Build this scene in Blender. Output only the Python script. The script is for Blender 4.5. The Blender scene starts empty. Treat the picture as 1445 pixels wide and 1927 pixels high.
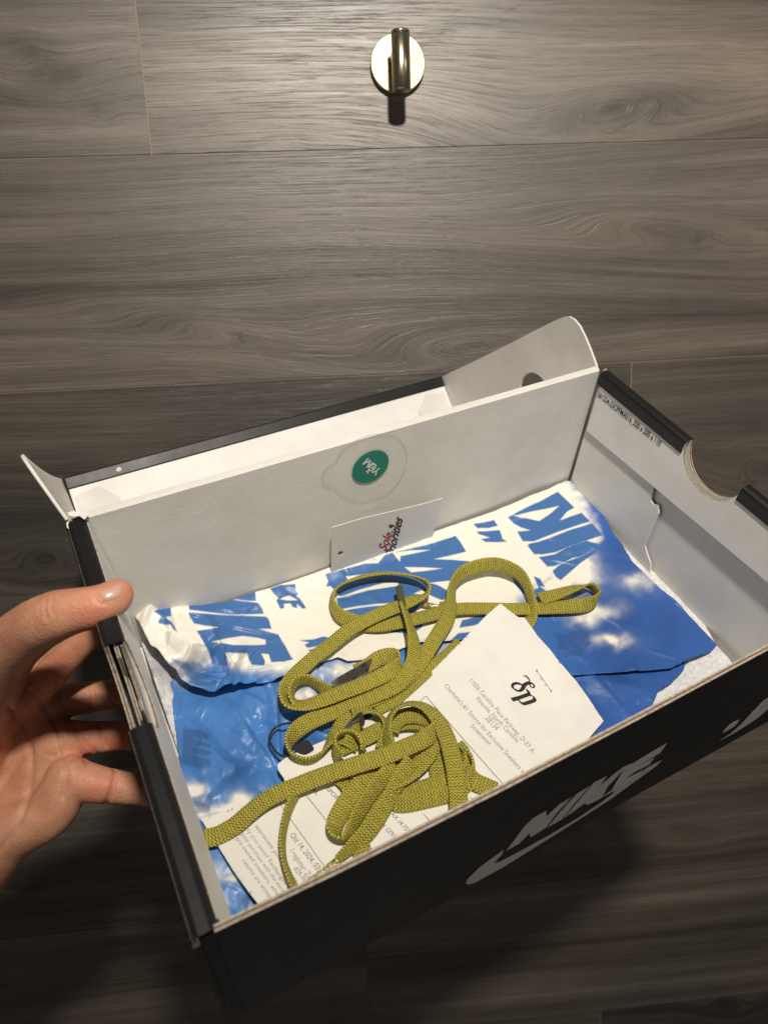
import bpy, bmesh, math, random
import numpy as np
from mathutils import Vector, Matrix
from mathutils.geometry import tessellate_polygon
from mathutils.bvhtree import BVHTree
random.seed(4); RNG = np.random.RandomState(7)
scene = bpy.context.scene
COL = scene.collection

# ------------------------------------------------------------------ camera
F, CX, CY = 1400.0, 722.5, 963.5            # focal length and centre in pixels of the 1445 x 1927 photograph
CAM = np.array([0.0, -0.72721511, -0.15326484])
RC = np.array([[0.9950089245912754, -0.06382290995828281, 0.07670642833668219],
               [-0.08991920280665762, -0.24019026147088413, 0.9665522103131127],
               [-0.04326403761010769, -0.9686254562311509, -0.24473035894769152]])   # world <- camera (x right, y down, z forward)
cam_d = bpy.data.cameras.new('camera'); cam = bpy.data.objects.new('camera', cam_d); COL.objects.link(cam)
cam_d.sensor_fit = 'VERTICAL'; cam_d.sensor_height = 36.0; cam_d.lens = 36.0 * F / 1927.0
cam_d.clip_start = 0.02; cam_d.clip_end = 50
M = Matrix([[RC[i][0], -RC[i][1], -RC[i][2], CAM[i]] for i in range(3)] + [[0, 0, 0, 1]])
cam.matrix_world = M
cam_d.dof.use_dof = True; cam_d.dof.focus_distance = 0.44; cam_d.dof.aperture_fstop = 9.0
cam_d.dof.aperture_fstop = 11.0
scene.camera = cam

# ------------------------------------------------------------------ world and lamps (indoor evening light: one warm ceiling lamp, weak room bounce)
w = bpy.data.worlds.new('World'); scene.world = w; w.use_nodes = True
w.node_tree.nodes['Background'].inputs[0].default_value = (1.0, 0.90, 0.80, 1)
w.node_tree.nodes['Background'].inputs[1].default_value = 0.055
def lamp(name, loc, power, rad, col):
    l = bpy.data.lights.new(name, 'POINT'); l.energy = power; l.shadow_soft_size = rad; l.color = col
    o = bpy.data.objects.new(name, l); COL.objects.link(o); o.location = loc; return o
kl = bpy.data.lights.new('ceiling_lamp', 'SPOT'); kl.energy = 54.0; kl.shadow_soft_size = .035; kl.color = (1.0, .915, .80)
kl.spot_size = math.radians(92); kl.spot_blend = 1.0
ko = bpy.data.objects.new('ceiling_lamp', kl); COL.objects.link(ko); ko.location = (.11, -1.06, .48)
ko.rotation_euler = (Vector((.10, 0, -.08)) - Vector(ko.location)).to_track_quat('-Z', 'Y').to_euler()
lamp('far_lamp', (1.25, -1.0, 0.35), 4.0, 0.16, (1.0, 0.88, 0.74))
scene.view_settings.view_transform = 'Standard'; scene.view_settings.look = 'None'
scene.view_settings.exposure = 0.0; scene.view_settings.gamma = 1.0

# ------------------------------------------------------------------ pose of the shoe box
RB = np.array([[0.9293930527560901, -0.3676805630730158, 0.032242162257296855],
               [0.3312941184876137, 0.7925196201848903, -0.5120125571482718],
               [0.16270451912663886, 0.4865425522606502, 0.8583726372010361]])
TB = np.array([-0.04759299528588692, -0.5278842067978029, -0.3384075981302953])
BM = Matrix([[*RB[i], TB[i]] for i in range(3)] + [[0, 0, 0, 1]])
CB = RB.T @ (CAM - TB)                        # camera in box space
def U(px, py, axis, val):
    """point of the box-space plane (axis = val) seen at a pixel of the photograph"""
    d = RB.T @ (RC @ np.array([(px - CX) / F, (py - CY) / F, 1.0]))
    return CB + d * ((val - CB[axis]) / d[axis])
def W(px, py, y=0.0):
    d = RC @ np.array([(px - CX) / F, (py - CY) / F, 1.0]); return CAM + d * ((y - CAM[1]) / d[1])
def D(px, py, dep):
    return CAM + RC @ (np.array([(px - CX) / F, (py - CY) / F, 1.0]) * dep)
def zoomed(ox, oy, s, pts): return [(ox + x / s, oy + y / s) for x, y in pts]

# ------------------------------------------------------------------ materials
def lin(c): return tuple((x / 12.92 if x <= .04045 else ((x + .055) / 1.055) ** 2.4) for x in c)
def mat(name, col=(.5, .5, .5), rough=.6, metal=0.0, spec=.5):
    m = bpy.data.materials.new(name); m.use_nodes = True
    b = m.node_tree.nodes['Principled BSDF']
    b.inputs['Base Color'].default_value = (*col, 1); b.inputs['Roughness'].default_value = rough
    b.inputs['Metallic'].default_value = metal; b.inputs['Specular IOR Level'].default_value = spec
    return m
class NT:
    def __init__(s, m): s.t = m.node_tree; s.b = s.t.nodes['Principled BSDF']
    def n(s, typ, **kw):
        x = s.t.nodes.new(typ)
        for k, v in kw.items():
            if k.startswith('i_'):
                key = k[2:]; x.inputs[int(key) if key.isdigit() else key.replace('_', ' ')].default_value = v
            else: setattr(x, k, v)
        return x
    def l(s, a, b): s.t.links.new(a, b)
    def coord(s, kind='Object'): return s.n('ShaderNodeTexCoord').outputs[kind]
    def mapped(s, vec, scale=(1, 1, 1), loc=(0, 0, 0), rot=(0, 0, 0)):
        m = s.n('ShaderNodeMapping'); m.inputs['Scale'].default_value = scale; m.inputs['Location'].default_value = loc
        m.inputs['Rotation'].default_value = rot
        s.l(vec, m.inputs['Vector']); return m.outputs[0]
    def noise(s, vec, scale=5, detail=3, rough=.5, dist=0):
        x = s.n('ShaderNodeTexNoise'); x.inputs['Scale'].default_value = scale; x.inputs['Detail'].default_value = detail
        x.inputs['Roughness'].default_value = rough; x.inputs['Distortion'].default_value = dist
        s.l(vec, x.inputs['Vector']); return x.outputs['Fac']
    def ramp(s, fac, stops):
        r = s.n('ShaderNodeValToRGB'); e = r.color_ramp.elements
        while len(e) < len(stops): e.new(.5)
        for q, (p, c) in zip(e, stops): q.position = p; q.color = (*c, 1) if len(c) == 3 else c
        s.l(fac, r.inputs[0]); return r.outputs[0]
    def mix(s, fac, a, b, mode='MIX'):
        m = s.n('ShaderNodeMix', data_type='RGBA', blend_type=mode)
        if isinstance(fac, (int, float)): m.inputs[0].default_value = fac
        else: s.l(fac, m.inputs[0])
        for q, v in ((6, a), (7, b)):
            if isinstance(v, tuple): m.inputs[q].default_value = (*v, 1)
            else: s.l(v, m.inputs[q])
        return m.outputs[2]
    def math(s, op, a, b=0.0):
        m = s.n('ShaderNodeMath', operation=op)
        for q, v in ((0, a), (1, b)):
            if isinstance(v, (int, float)): m.inputs[q].default_value = v
            else: s.l(v, m.inputs[q])
        return m.outputs[0]
    def bump(s, h, dist=.001, strength=1.0, prev=None):
        b = s.n('ShaderNodeBump'); b.inputs['Distance'].default_value = dist; b.inputs['Strength'].default_value = strength
        s.l(h, b.inputs['Height'])
        if prev is not None: s.l(prev, b.inputs['Normal'])
        return b.outputs[0]
    def out(s, col=None, nrm=None, rough=None):
        if col is not None: s.l(col, s.b.inputs['Base Color'])
        if nrm is not None: s.l(nrm, s.b.inputs['Normal'])
        if rough is not None: s.l(rough, s.b.inputs['Roughness'])

def wood_material():
    m = mat('wood_look_tile', rough=.4, spec=1.0); t = NT(m)
    uv = t.coord('UV')
    broad = t.noise(t.mapped(uv, (.8, 15, 1)), 1, 3, .5, .1)
    band = t.noise(t.mapped(uv, (1.6, 70, 1)), 1, 4, .6, .1)
    fine = t.noise(t.mapped(uv, (5, 520, 1)), 1, 4, .7, .1)
    pore = t.noise(t.mapped(uv, (16, 800, 1)), 1, 3, .6)
    pore2 = t.noise(t.mapped(uv, (24, 1300, 1), (2, 2, 0)), 1, 2, .6)
    patch = t.noise(t.mapped(uv, (5, 18, 1), (3, 5, 0)), 1, 3, .5)
    cloud = t.noise(t.mapped(uv, (4, 10, 1)), 1, 4, .55)
    oc = t.coord(); grit = t.noise(oc, 600, 4, .7)
    g = t.math('ADD', t.math('MULTIPLY', broad, .46), t.math('MULTIPLY', band, .30))
    g = t.math('ADD', g, t.math('MULTIPLY', fine, .24))
    base = t.ramp(g, [(.39, (.050, .043, .037)), (.46, (.100, .086, .073)), (.53, (.152, .133, .114)), (.62, (.235, .208, .179))])
    tint = t.ramp(cloud, [(.32, (.78, .80, .83)), (.68, (1.16, 1.09, 1.01))])
    c = t.mix(1.0, base, tint, 'MULTIPLY')
    pm = t.ramp(pore, [(.33, (.42, .40, .39)), (.43, (1, 1, 1))])
    pm2 = t.ramp(pore2, [(.34, (.62, .60, .58)), (.46, (1, 1, 1)), (.60, (1, 1, 1)), (.72, (1.25, 1.23, 1.2))])
    c = t.mix(t.ramp(patch, [(.36, (.05, .05, .05)), (.62, (.62, .62, .62))]), c, t.mix(1.0, c, pm, 'MULTIPLY'))
    c = t.mix(.85, c, t.mix(1.0, c, pm2, 'MULTIPLY'))
    c = t.mix(.6, c, t.mix(1.0, c, t.ramp(grit, [(.3, (.76, .76, .76)), (.7, (1.24, 1.24, 1.24))]), 'MULTIPLY'))
    tn = t.n('ShaderNodeAttribute', attribute_name='tone'); tm = t.n('ShaderNodeVectorMath', operation='SCALE'); t.l(c, tm.inputs[0]); t.l(tn.outputs['Fac'], tm.inputs['Scale']); c = tm.outputs[0]
    at = t.n('ShaderNodeAttribute', attribute_name='knot')
    kn = t.n('ShaderNodeMix', data_type='RGBA', blend_type='MULTIPLY')
    t.l(at.outputs['Fac'], kn.inputs[0]); t.l(c, kn.inputs[6]); kn.inputs[7].default_value = (.26, .27, .28, 1)
    h = t.math('ADD', t.math('MULTIPLY', fine, .8), t.math('MULTIPLY', t.ramp(pore, [(.33, (0, 0, 0)), (.45, (1, 1, 1))]), .5))
    h = t.math('ADD', h, t.math('MULTIPLY', band, .5)); h = t.math('ADD', h, t.math('MULTIPLY', grit, .25))
    t.out(kn.outputs[2], t.bump(h, .0008, .32), t.ramp(fine, [(.3, (.50,) * 3), (.7, (.40,) * 3)]))
    return m
def board_material(name, col, linen=True, rough=.62, spec=.35):
    m = mat(name, col, rough, spec=spec); t = NT(m); oc = t.coord()
    n1 = t.noise(oc, 22, 4, .6); n2 = t.noise(t.mapped(oc, (1, 1, .12)), 900, 2, .5); n3 = t.noise(t.mapped(oc, (.1, .1, 1)), 900, 2, .5)
    cl = t.mix(1.0, (*col,), t.ramp(n1, [(.3, (.90, .895, .88)), (.7, (1.05, 1.05, 1.05))]), 'MULTIPLY')
    h = t.math('ADD', n2, n3)
    nr = t.bump(n1, .004, .12)
    if linen: nr = t.bump(h, .00022, .55, nr)
    t.out(cl, nr); return m
MW = wood_material()
M_BOARD = board_material('pale_grey_board', (.78, .768, .735))
M_WHITE = board_material('white_coated_board', (.86, .85, .84), False, .5)
M_BLACK = mat('black_print', (.011, .011, .012), .38, spec=.4)
_t = NT(M_BLACK); _o = _t.coord(); _t.out(None, _t.bump(_t.noise(_o, 60, 4, .6), .0012, .14), _t.ramp(_t.noise(_o, 35, 5, .6), [(.3, (.38,) * 3), (.7, (.46,) * 3)]))
M_KRAFT = mat('kraft_cut_edge', (.42, .31, .22), .9, spec=.1)
_t = NT(M_KRAFT); _o = _t.coord(); _n = _t.noise(_o, 1900, 3, .6); _t.out(_t.ramp(_n, [(.35, (.05, .034, .022)), (.5, (.17, .12, .08)), (.65, (.38, .30, .22))]), _t.bump(_n, .0004, .6))
M_LINER = mat('cut_liner_edge', (.52, .45, .37), .85, spec=.1)
_t = NT(M_LINER); _n = _t.noise(_t.coord(), 500, 3, .6); _t.out(_t.ramp(_n, [(.3, (.34, .27, .20)), (.6, (.60, .53, .45))]))
M_LOGO = mat('silver_grey_print', (.8, .78, .75), .5, spec=.4)
_t = NT(M_LOGO); _n = _t.noise(_t.coord(), 40, 4, .6); _t.out(_t.ramp(_n, [(.3, (.76, .74, .71)), (.7, (.84, .82, .79))]))
M_GROUT = mat('tan_grout', (.40, .32, .25), .85, spec=.2)
M_INK = mat('black_ink', (.03, .028, .027), .7, spec=.2)
M_INKG = mat('grey_thermal_ink', (.20, .19, .18), .7, spec=.2)
M_INKL = mat('light_grey_thermal_ink', (.34, .325, .30), .7, spec=.2)
M_RED = mat('red_ink', (.42, .055, .04), .6, spec=.3)
M_BROWN = mat('brown_ink', (.12, .05, .03), .6, spec=.3)
M_GREEN = mat('green_sticker_print', (.0, .21, .15), .35, spec=.4)
M_WINK = mat('white_sticker_print', (.72, .80, .74), .5, spec=.3)
M_CARD = mat('white_card', (.74, .725, .71), .42, spec=.4)

# ------------------------------------------------------------------ mesh helpers
def new_obj(name, verts, faces, mats, parent=None, mw=None, fm=None, smooth=False):
    me = bpy.data.meshes.new(name); me.from_pydata([tuple(map(float, v)) for v in verts], [], faces)
    for m_ in (mats if isinstance(mats, (list, tuple)) else [mats]): me.materials.append(m_)
    if fm is not None: me.polygons.foreach_set('material_index', fm)
    if smooth: me.polygons.foreach_set('use_smooth', [True] * len(me.polygons))
    me.update()
    o = bpy.data.objects.new(name, me); COL.objects.link(o)
    if parent is not None: o.parent = parent
    elif mw is not None: o.matrix_world = mw
    return o
def empty(name, mw=None, label=None, cat=None, group=None):
    o = bpy.data.objects.new(name, None); COL.objects.link(o); o.empty_display_size = .02
    if mw is not None: o.matrix_world = mw
    return tag(o, label, cat, group)
def tag(o, label=None, cat=None, group=None, kind=None):
    for k, v in (('label', label), ('category', cat), ('group', group), ('kind', kind)):
        if v: o[k] = v
    return o
def slab(name, loops, off, mats, parent=None, mw=None):
    """flat board: outline loops (outer, holes...) extruded by off; mats = front, back, cut edge"""
    off = np.array(off, float); loops = [[np.array(p, float) for p in lp] for lp in loops]
    flat = [p for lp in loops for p in lp]; n = len(flat)
    tris = tessellate_polygon([[Vector(p) for p in lp] for lp in loops])
    V = flat + [p + off for p in flat]; Fc = []; fm = []
    for a, b, c in tris:
        nn = np.cross(flat[b] - flat[a], flat[c] - flat[a])
        if nn @ off > 0: b, c = c, b
        Fc.append((a, b, c)); fm.append(0); Fc.append((a + n, c + n, b + n)); fm.append(1)
    s = 0; kraft = isinstance(mats, (list, tuple)) and mats[2] is M_KRAFT
    if kraft: V += [p + off * .26 for p in flat] + [p + off * .74 for p in flat]
    for lp in loops:
        k = len(lp)
        for i in range(k):
            a, b = s + i, s + (i + 1) % k
            if kraft:                                                     # liner, fluting, liner
                Fc += [(a, b, b + 2 * n, a + 2 * n), (a + 2 * n, b + 2 * n, b + 3 * n, a + 3 * n), (a + 3 * n, b + 3 * n, b + n, a + n)]; fm += [3, 2, 3]
            else: Fc.append((a, b, b + n, a + n)); fm.append(2)
        s += k
    o = new_obj(name, V, Fc, (list(mats) if isinstance(mats, (list, tuple)) else [mats] * 3) + [M_LINER], parent, mw, fm)
    bm = bmesh.new(); bm.from_mesh(o.data); bmesh.ops.recalc_face_normals(bm, faces=bm.faces); bm.to_mesh(o.data); bm.free()
    return o
def bevel(o, wd=.0006, seg=2):
    m = o.modifiers.new('bevel', 'BEVEL'); m.width = wd; m.segments = seg; m.limit_method = 'ANGLE'; m.angle_limit = math.radians(50); return o
def box_mesh(name, lo, hi, mats, parent=None, mw=None):
    x0, y0, z0 = lo; x1, y1, z1 = hi
    return slab(name, [[(x0, y0, z0), (x1, y0, z0), (x1, y1, z0), (x0, y1, z0)]], (0, 0, z1 - z0), mats, parent, mw)
def catmull(P, n=8, closed=False):
    P = [np.array(p, float) for p in P]; out = []; N = len(P)
    R_ = range(N if closed else N - 1)
    for i in R_:
        g = (lambda k: P[k % N]) if closed else (lambda k: P[min(max(k, 0), N - 1)])
        a, b, c, d = g(i - 1), g(i), g(i + 1), g(i + 2)
        for k in range(n):
            t = k / n
            out.append(.5 * ((2 * b) + (-a + c) * t + (2 * a - 5 * b + 4 * c - d) * t * t + (-a + 3 * b - 3 * c + d) * t ** 3))
    if not closed: out.append(P[-1])
    return out
FONT_CACHE = {}
def text_pts(s, shear=0.0, bold=0.0):
    cu = bpy.data.curves.new('t', 'FONT'); cu.body = s; cu.size = 1.0; cu.resolution_u = 3; cu.shear = shear; cu.offset = bold
    o = bpy.data.objects.new('t', cu); COL.objects.link(o)
    dg = bpy.context.evaluated_depsgraph_get(); me = o.evaluated_get(dg).to_mesh()
    V = np.array([v.co[:] for v in me.vertices]); Fc = [tuple(p.vertices) for p in me.polygons]
    bpy.data.objects.remove(o); bpy.data.curves.remove(cu)
    V = V[:, :2]; V[:, 0] -= V[:, 0].min(); return V, Fc
def text_on(name, s, p0, p1, up, un, m_, nrm, off=.00012, parent=None, mw=None, shear=0.0, bold=0.0, zf=None, cap=.70, thick=.00003):
    """lettering laid on a surface: baseline from pixel p0 to p1, capital height = pixel vector up"""
    V, Fc = text_pts(s, shear, bold); wd = V[:, 0].max()
    O = np.array(un(*p0)); Ux = np.array(un(*p1)) - O; Uy = np.array(un(p0[0] + up[0], p0[1] + up[1])) - O
    P = O + V[:, :1] / wd * Ux + V[:, 1:2] / cap * Uy + np.array(nrm) * off
    if zf is not None: P[:, 2] = zf(P[:, 0], P[:, 1]) + off
    return new_obj(name, P, Fc, m_, parent, mw)
def decal(name, polys, un, m_, nrm, off=.00012, parent=None, mw=None, zf=None):
    """flat print: list of [outer, hole, ...] pixel polygons laid on a surface"""
    V = []; Fc = []
    for loops in polys:
        L3 = [[np.array(un(*p)) for p in lp] for lp in loops]; flat = [p for lp in L3 for p in lp]; s = len(V)
        for t in tessellate_polygon([[Vector(p) for p in lp] for lp in L3]): Fc.append(tuple(s + i for i in t))
        V += [p + np.array(nrm) * off for p in flat]
    V = np.array(V)
    if zf is not None: V[:, 2] = zf(V[:, 0], V[:, 1]) + off
    return new_obj(name, V, Fc, m_, parent, mw)
def vnoise(x, y, seed=0):
    r = np.random.RandomState(seed).rand(257, 257)
    xi = np.floor(x).astype(int); yi = np.floor(y).astype(int); fx = x - xi; fy = y - yi
    fx = fx * fx * (3 - 2 * fx); fy = fy * fy * (3 - 2 * fy); a = xi % 256; b = yi % 256
    return (r[a, b] * (1 - fx) + r[a + 1, b] * fx) * (1 - fy) + (r[a, b + 1] * (1 - fx) + r[a + 1, b + 1] * fx) * fy
def fbm(x, y, seed=0, o=4): return sum(vnoise(x * 2 ** k, y * 2 ** k, seed + k) * .5 ** k for k in range(o)) / (2 - .5 ** (o - 1))

# ------------------------------------------------------------------ the wall of wood-look planks
wall = empty('wall', Matrix.Identity(4)); wall['kind'] = 'structure'
bk = box_mesh('backing', (-.95, .0012, -1.35), (1.05, .06, .45), M_GROUT, wall)
PH = .2
def k_at(px, py, ax, h, deep, wgt=1.0):
    p = W(px, py); return (p[0], p[2], ax, h, deep, wgt)
KNOTS = [k_at(1150, 208, .105, .030, .95, .97), k_at(1110, 206, .030, .006, .6, .0), k_at(60, 95, .030, .022, 1.0, .45), k_at(110, 140, .034, .018, 1.0, .3), k_at(186, 205, .008, .008, .9, .7),
         k_at(1430, 880, .045, .030, .35, .9), k_at(870, 655, .12, .022, .12, .9), k_at(330, 900, .09, .02, .1, .8), k_at(1250, 430, .16, .03, .06, .7), k_at(420, 620, .14, .02, .05, .6), k_at(85, 1050, .050, .03, .45, .8),
         k_at(1290, 1560, .03, .016, .5, .7), k_at(1370, 1890, .035, .02, .45), k_at(70, 1660, .02, .010, .5, .6)]
def plank(x0, x1, row, seed):
    gap = .0006; z1 = -row * PH - gap; z0 = -(row + 1) * PH + gap; x0 += gap; x1 -= gap
    nx = max(2, int((x1 - x0) / .0065)); nz = 40
    xs = np.linspace(x0, x1, nx + 1); zs = np.linspace(z0, z1, nz + 1); X, Z = np.meshgrid(xs, zs, indexing='ij')
    phi = Z + .012 * (fbm(X * 2.2 + seed, Z * 7, seed, 2) - .5) * 2 + .0022 * (fbm(X * 14, Z * 25 + seed, seed + 9) - .5)
    uu = X + .0 * X; kn = np.zeros_like(X)
    for kx, kz, ax, h, deep, wg in KNOTS:
        if not (z0 - .01 < kz < z1 + .01) or kx < x0 - .02 or kx > x1 + .02: continue
        dx = X - kx; dz = Z - kz - .22 * dx * math.sin(kx * 91)
        wgt = wg * np.exp(-(dx / (1.25 * ax)) ** 2 - (dz / (1.25 * h)) ** 2)
        r = np.sqrt((dx * h / ax) ** 2 + dz ** 2 + 1e-7) * 1.3
        phi = phi * (1 - wgt) + (kz + r) * wgt
        kn = np.maximum(kn, deep * np.exp(-((dx / (ax * .9)) ** 2 + (dz / (h * .55)) ** 2)) * (.55 + .9 * (fbm(X * 90, Z * 200, seed + 3) - .25)))
    Y = np.zeros_like(X)
    V = np.stack([X, Y, Z], -1).reshape(-1, 3).tolist(); idx = np.arange((nx + 1) * (nz + 1)).reshape(nx + 1, nz + 1)
    Fc = np.stack([idx[:-1, :-1], idx[1:, :-1], idx[1:, 1:], idx[:-1, 1:]], -1).reshape(-1, 4).tolist()
    n0 = len(V)
    rim = [idx[0, 0], idx[nx, 0], idx[nx, nz], idx[0, nz]]                       # side walls of the tile, 8 mm thick
    border = list(idx[:, 0]) + list(idx[nx, 1:]) + list(idx[::-1, nz][1:]) + list(idx[0, ::-1][1:-1])
    for b in border: V.append([V[b][0], .0035, V[b][2]])
    nb = len(border)
    for i in range(nb): Fc.append([border[(i + 1) % nb], border[i], n0 + i, n0 + (i + 1) % nb])
    o = new_obj('plank', V, Fc, MW, wall)
    me = o.data; uvl = me.uv_layers.new(name='UVMap'); li = np.empty(len(me.loops), int); me.loops.foreach_get('vertex_index', li)
    ph = np.concatenate([phi.ravel(), [phi.ravel()[b] for b in border]]); ux = np.concatenate([X.ravel(), [X.ravel()[b] for b in border]])
    uvs = np.stack([ux[li] + seed * 3.37, ph[li] + seed * 1.71], -1); uvl.data.foreach_set('uv', uvs.ravel())
    at = me.attributes.new('knot', 'FLOAT', 'POINT'); at.data.foreach_set('value', np.clip(np.concatenate([kn.ravel(), np.zeros(nb)]), 0, 1))
    tv = {-2: 1.1, -1: 1.14, 0: 1.06, 1: .80, 2: .86, 3: .95, 4: 1.0, 5: .9}[row] * (.92 + .12 * ((seed * 37) % 10) / 10)
    a2 = me.attributes.new('tone', 'FLOAT', 'POINT'); a2.data.foreach_set('value', np.full(len(me.vertices), tv))
    return o
j_top = float(W(270, 145)[0]); j_mid = float(W(1188, 705)[0]); j4 = float(W(694, 1880)[0]); j5 = float(W(1130, 1915)[0])
ROWS = [(-2, [-.9, .62, 1.0]), (-1, [-.9, j_top, 1.0]), (0, [-.9, -.56, .66, 1.0]), (1, [-.9, j_mid, 1.0]), (2, [-.9, -.52, .72, 1.0]), (3, [-.9, -.42, .78, 1.0]), (4, [-.9, j4, 1.0]), (5, [-.9, -.73, j5, 1.0])]
sd = 1
for row, js in ROWS:
    for a, b in zip(js[:-1], js[1:]): plank(a, b, row, sd); sd += 1

# ------------------------------------------------------------------ robe hook on the wall
M_STEEL = mat('brushed_brass_steel', (.62, .56, .42), .22, 1.0)
_t = NT(M_STEEL); _n = _t.noise(_t.mapped(_t.coord(), (1, 1, .06)), 1500, 2, .5); _t.out(None, _t.bump(_n, .0002, .25), _t.ramp(_n, [(.3, (.20,) * 3), (.7, (.34,) * 3)]))
M_PLATE = mat('satin_plate', (.7, .6, .4), .42, 1.0)
_t = NT(M_PLATE); _n = _t.noise(_t.coord(), 90, 3, .6); _t.out(_t.ramp(_n, [(.3, (.36, .31, .19)), (.7, (.47, .41, .26))]), None, _t.ramp(_n, [(.3, (.38,) * 3), (.7, (.52,) * 3)]))
M_DARKST = mat('dark_steel', (.30, .27, .22), .3, 1.0)
hc = W(747, 124)
def lathe(name, prof, axis_o, axis_d, mats, parent, seg=48, fm=None):
    d = np.array(axis_d, float); d /= np.linalg.norm(d); a = np.cross(d, [1, 0, 0] if abs(d[0]) < .8 else [0, 0, 1]); a /= np.linalg.norm(a); b = np.cross(d, a)
    V = []; Fc = []
    for r, h in prof:
        for k in range(seg):
            t = 2 * math.pi * k / seg; V.append(np.array(axis_o) + d * h + (a * math.cos(t) + b * math.sin(t)) * r)
    for i in range(len(prof) - 1):
        for k in range(seg): Fc.append((i * seg + k, i * seg + (k + 1) % seg, (i + 1) * seg + (k + 1) % seg, (i + 1) * seg + k))
    Fc.append(tuple(range(seg))[::-1]); Fc.append(tuple((len(prof) - 1) * seg + k for k in range(seg)))
    o = new_obj(name, V, Fc, mats, parent)
    bm = bmesh.new(); bm.from_mesh(o.data); bmesh.ops.recalc_face_normals(bm, faces=bm.faces); bm.to_mesh(o.data); bm.free()
    o.data.polygons.foreach_set('use_smooth', [len(p.vertices) == 4 for p in o.data.polygons]); return o
hook = empty('robe_hook', Matrix.Translation(Vector((hc[0], 0, hc[2]))), 'round brushed metal hook with an upright peg on the wood-look wall', 'hook')
lathe('backplate', [(.0238, 0), (.0238, .0065), (.0232, .0072)], (0, 0, 0), (0, -1, 0), M_PLATE, hook)
lathe('stem', [(.0075, 0), (.0075, .018), (.006, .022)], (.0, -.007, .002), (0, -1, 0), M_STEEL, hook, 24)
pt = np.array(W(753, 60, -.036)) - np.array([hc[0], 0, hc[2]]); pb = np.array(W(756, 172, -.036)) - np.array([hc[0], 0, hc[2]])
ln = float(np.linalg.norm(pt - pb))
lathe('peg', [(.0066, 0), (.0078, .0012), (.0078, ln - .0022), (.0074, ln - .0018)], pb, pt - pb, M_STEEL, hook, 40)
lathe('peg_cap', [(.0070, 0), (.0078, .0004), (.0078, .0018), (.0070, .0026)], pt - (pt - pb) / ln * .0016, pt - pb, M_STEEL, hook, 40)

# ------------------------------------------------------------------ the shoe box
L_, Wd, H_ = .326, .206, .113
box = empty('shoe_box', BM, 'open black shoe box with pale grey inside and its lid folded back', 'shoe box')
fr_top = [(.0062, .0), (.05, -.0012), (.1125, -.0017), (.18, -.0012), (.2521, -.0001), (.3298, .0008)]
def yf(x): return np.interp(x, [p[0] for p in fr_top], [p[1] for p in fr_top])
def yfz(x, z): return yf(x) * (1 + z / H_) + .0010 * (-z / H_)
def front_wall():
    nx, nz_ = 60, 10; V = []; Fc = []; fm = []; TH = .0023
    for side_ in (0, 1):
        for i in range(nx + 1):
            for j in range(nz_ + 1):
                x = .0042 + (.3298 - .0042) * i / nx; z = -H_ * j / nz_; V.append((x - .002 * (j / nz_) * (i / nx), yfz(x, z) + side_ * TH, z))
    n = (nx + 1) * (nz_ + 1); ix = lambda i, j: i * (nz_ + 1) + j
    for i in range(nx):
        for j in range(nz_):
            q = (ix(i, j), ix(i, j + 1), ix(i + 1, j + 1), ix(i + 1, j)); Fc.append(q); fm.append(0); Fc.append(tuple(n + k for k in q[::-1])); fm.append(1)
    bd = [ix(i, 0) for i in range(nx + 1)] + [ix(nx, j) for j in range(1, nz_ + 1)] + [ix(i, nz_) for i in range(nx - 1, -1, -1)] + [ix(0, j) for j in range(nz_ - 1, 0, -1)]
    q0 = len(V); nb = len(bd)
    for f_ in (.30, .68): V += [tuple(np.array(V[k]) * (1 - f_) + np.array(V[n + k]) * f_) for k in bd]
    for e in range(nb):
        e2 = (e + 1) % nb; lay = [bd[e], q0 + e, q0 + nb + e, n + bd[e]]; la2 = [bd[e2], q0 + e2, q0 + nb + e2, n + bd[e2]]
        for q in range(3): Fc.append((lay[q], la2[q], la2[q + 1], lay[q + 1])); fm.append((3, 2, 3)[q])
    o = new_obj('front_wall', V, Fc, [M_BLACK, M_BOARD, M_KRAFT, M_LINER], box, None, fm)
    return o
front_wall()
slab('back_wall', [[(.0055, Wd - .003, .0), (.3225, Wd - .0045, .0), (.324, Wd - .003, -H_), (.002, Wd - .003, -H_)]], (0, .003, 0), (M_BOARD, M_BLACK, M_BOARD), box)
box_mesh('bottom', (.002, .0045, -H_ + .0004), (.3250, Wd - .004, -H_ + .0030), (M_BLACK, M_BOARD, M_BLACK), box)
box_mesh('dark_corner_strip', (-.0010, .0015, -H_), (.0041, .0026, -.0035), M_BLACK, box)  # black strip added to stand for the dark gap beside the front wall
box_mesh('dark_corner_strip', (-.0034, -.0004, -H_), (-.0011, .0009, -.0035), M_BLACK, box)  # black strip added to cover the pale cut end of the side wall
def notch_loop(x, y0, y1, zt, zb, ny0=.0815, ny1=.1240, depth=.0205, steps=14):
    pts = [(x, y0, zt)]
    c = (ny0 + ny1) / 2; r = (ny1 - ny0) / 2
    for k in range(steps + 1):
        a = math.pi * k / steps; pts.append((x, c - r * math.cos(a), zt - (depth * math.sin(a) if 0 < k < steps else 0)))
    return pts + [(x, y1, zt), (x, y1, zb), (x, y0, zb)]
def side(xo, sgn, wall_mat=M_BOARD):
    s = sgn                                                              # +1: inward is +x (left wall), -1: right wall
    y0, y1 = (.001, Wd - .0035)
    w_ = slab('side_wall', [notch_loop(xo, y0, y1, -.0006, -H_, .0815, .124)], (s * .0018, 0, 0), (M_BLACK, wall_mat, M_KRAFT), box)
    return w_
side(-.003, 1); 
xr = .3285
side(xr, -1)
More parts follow.
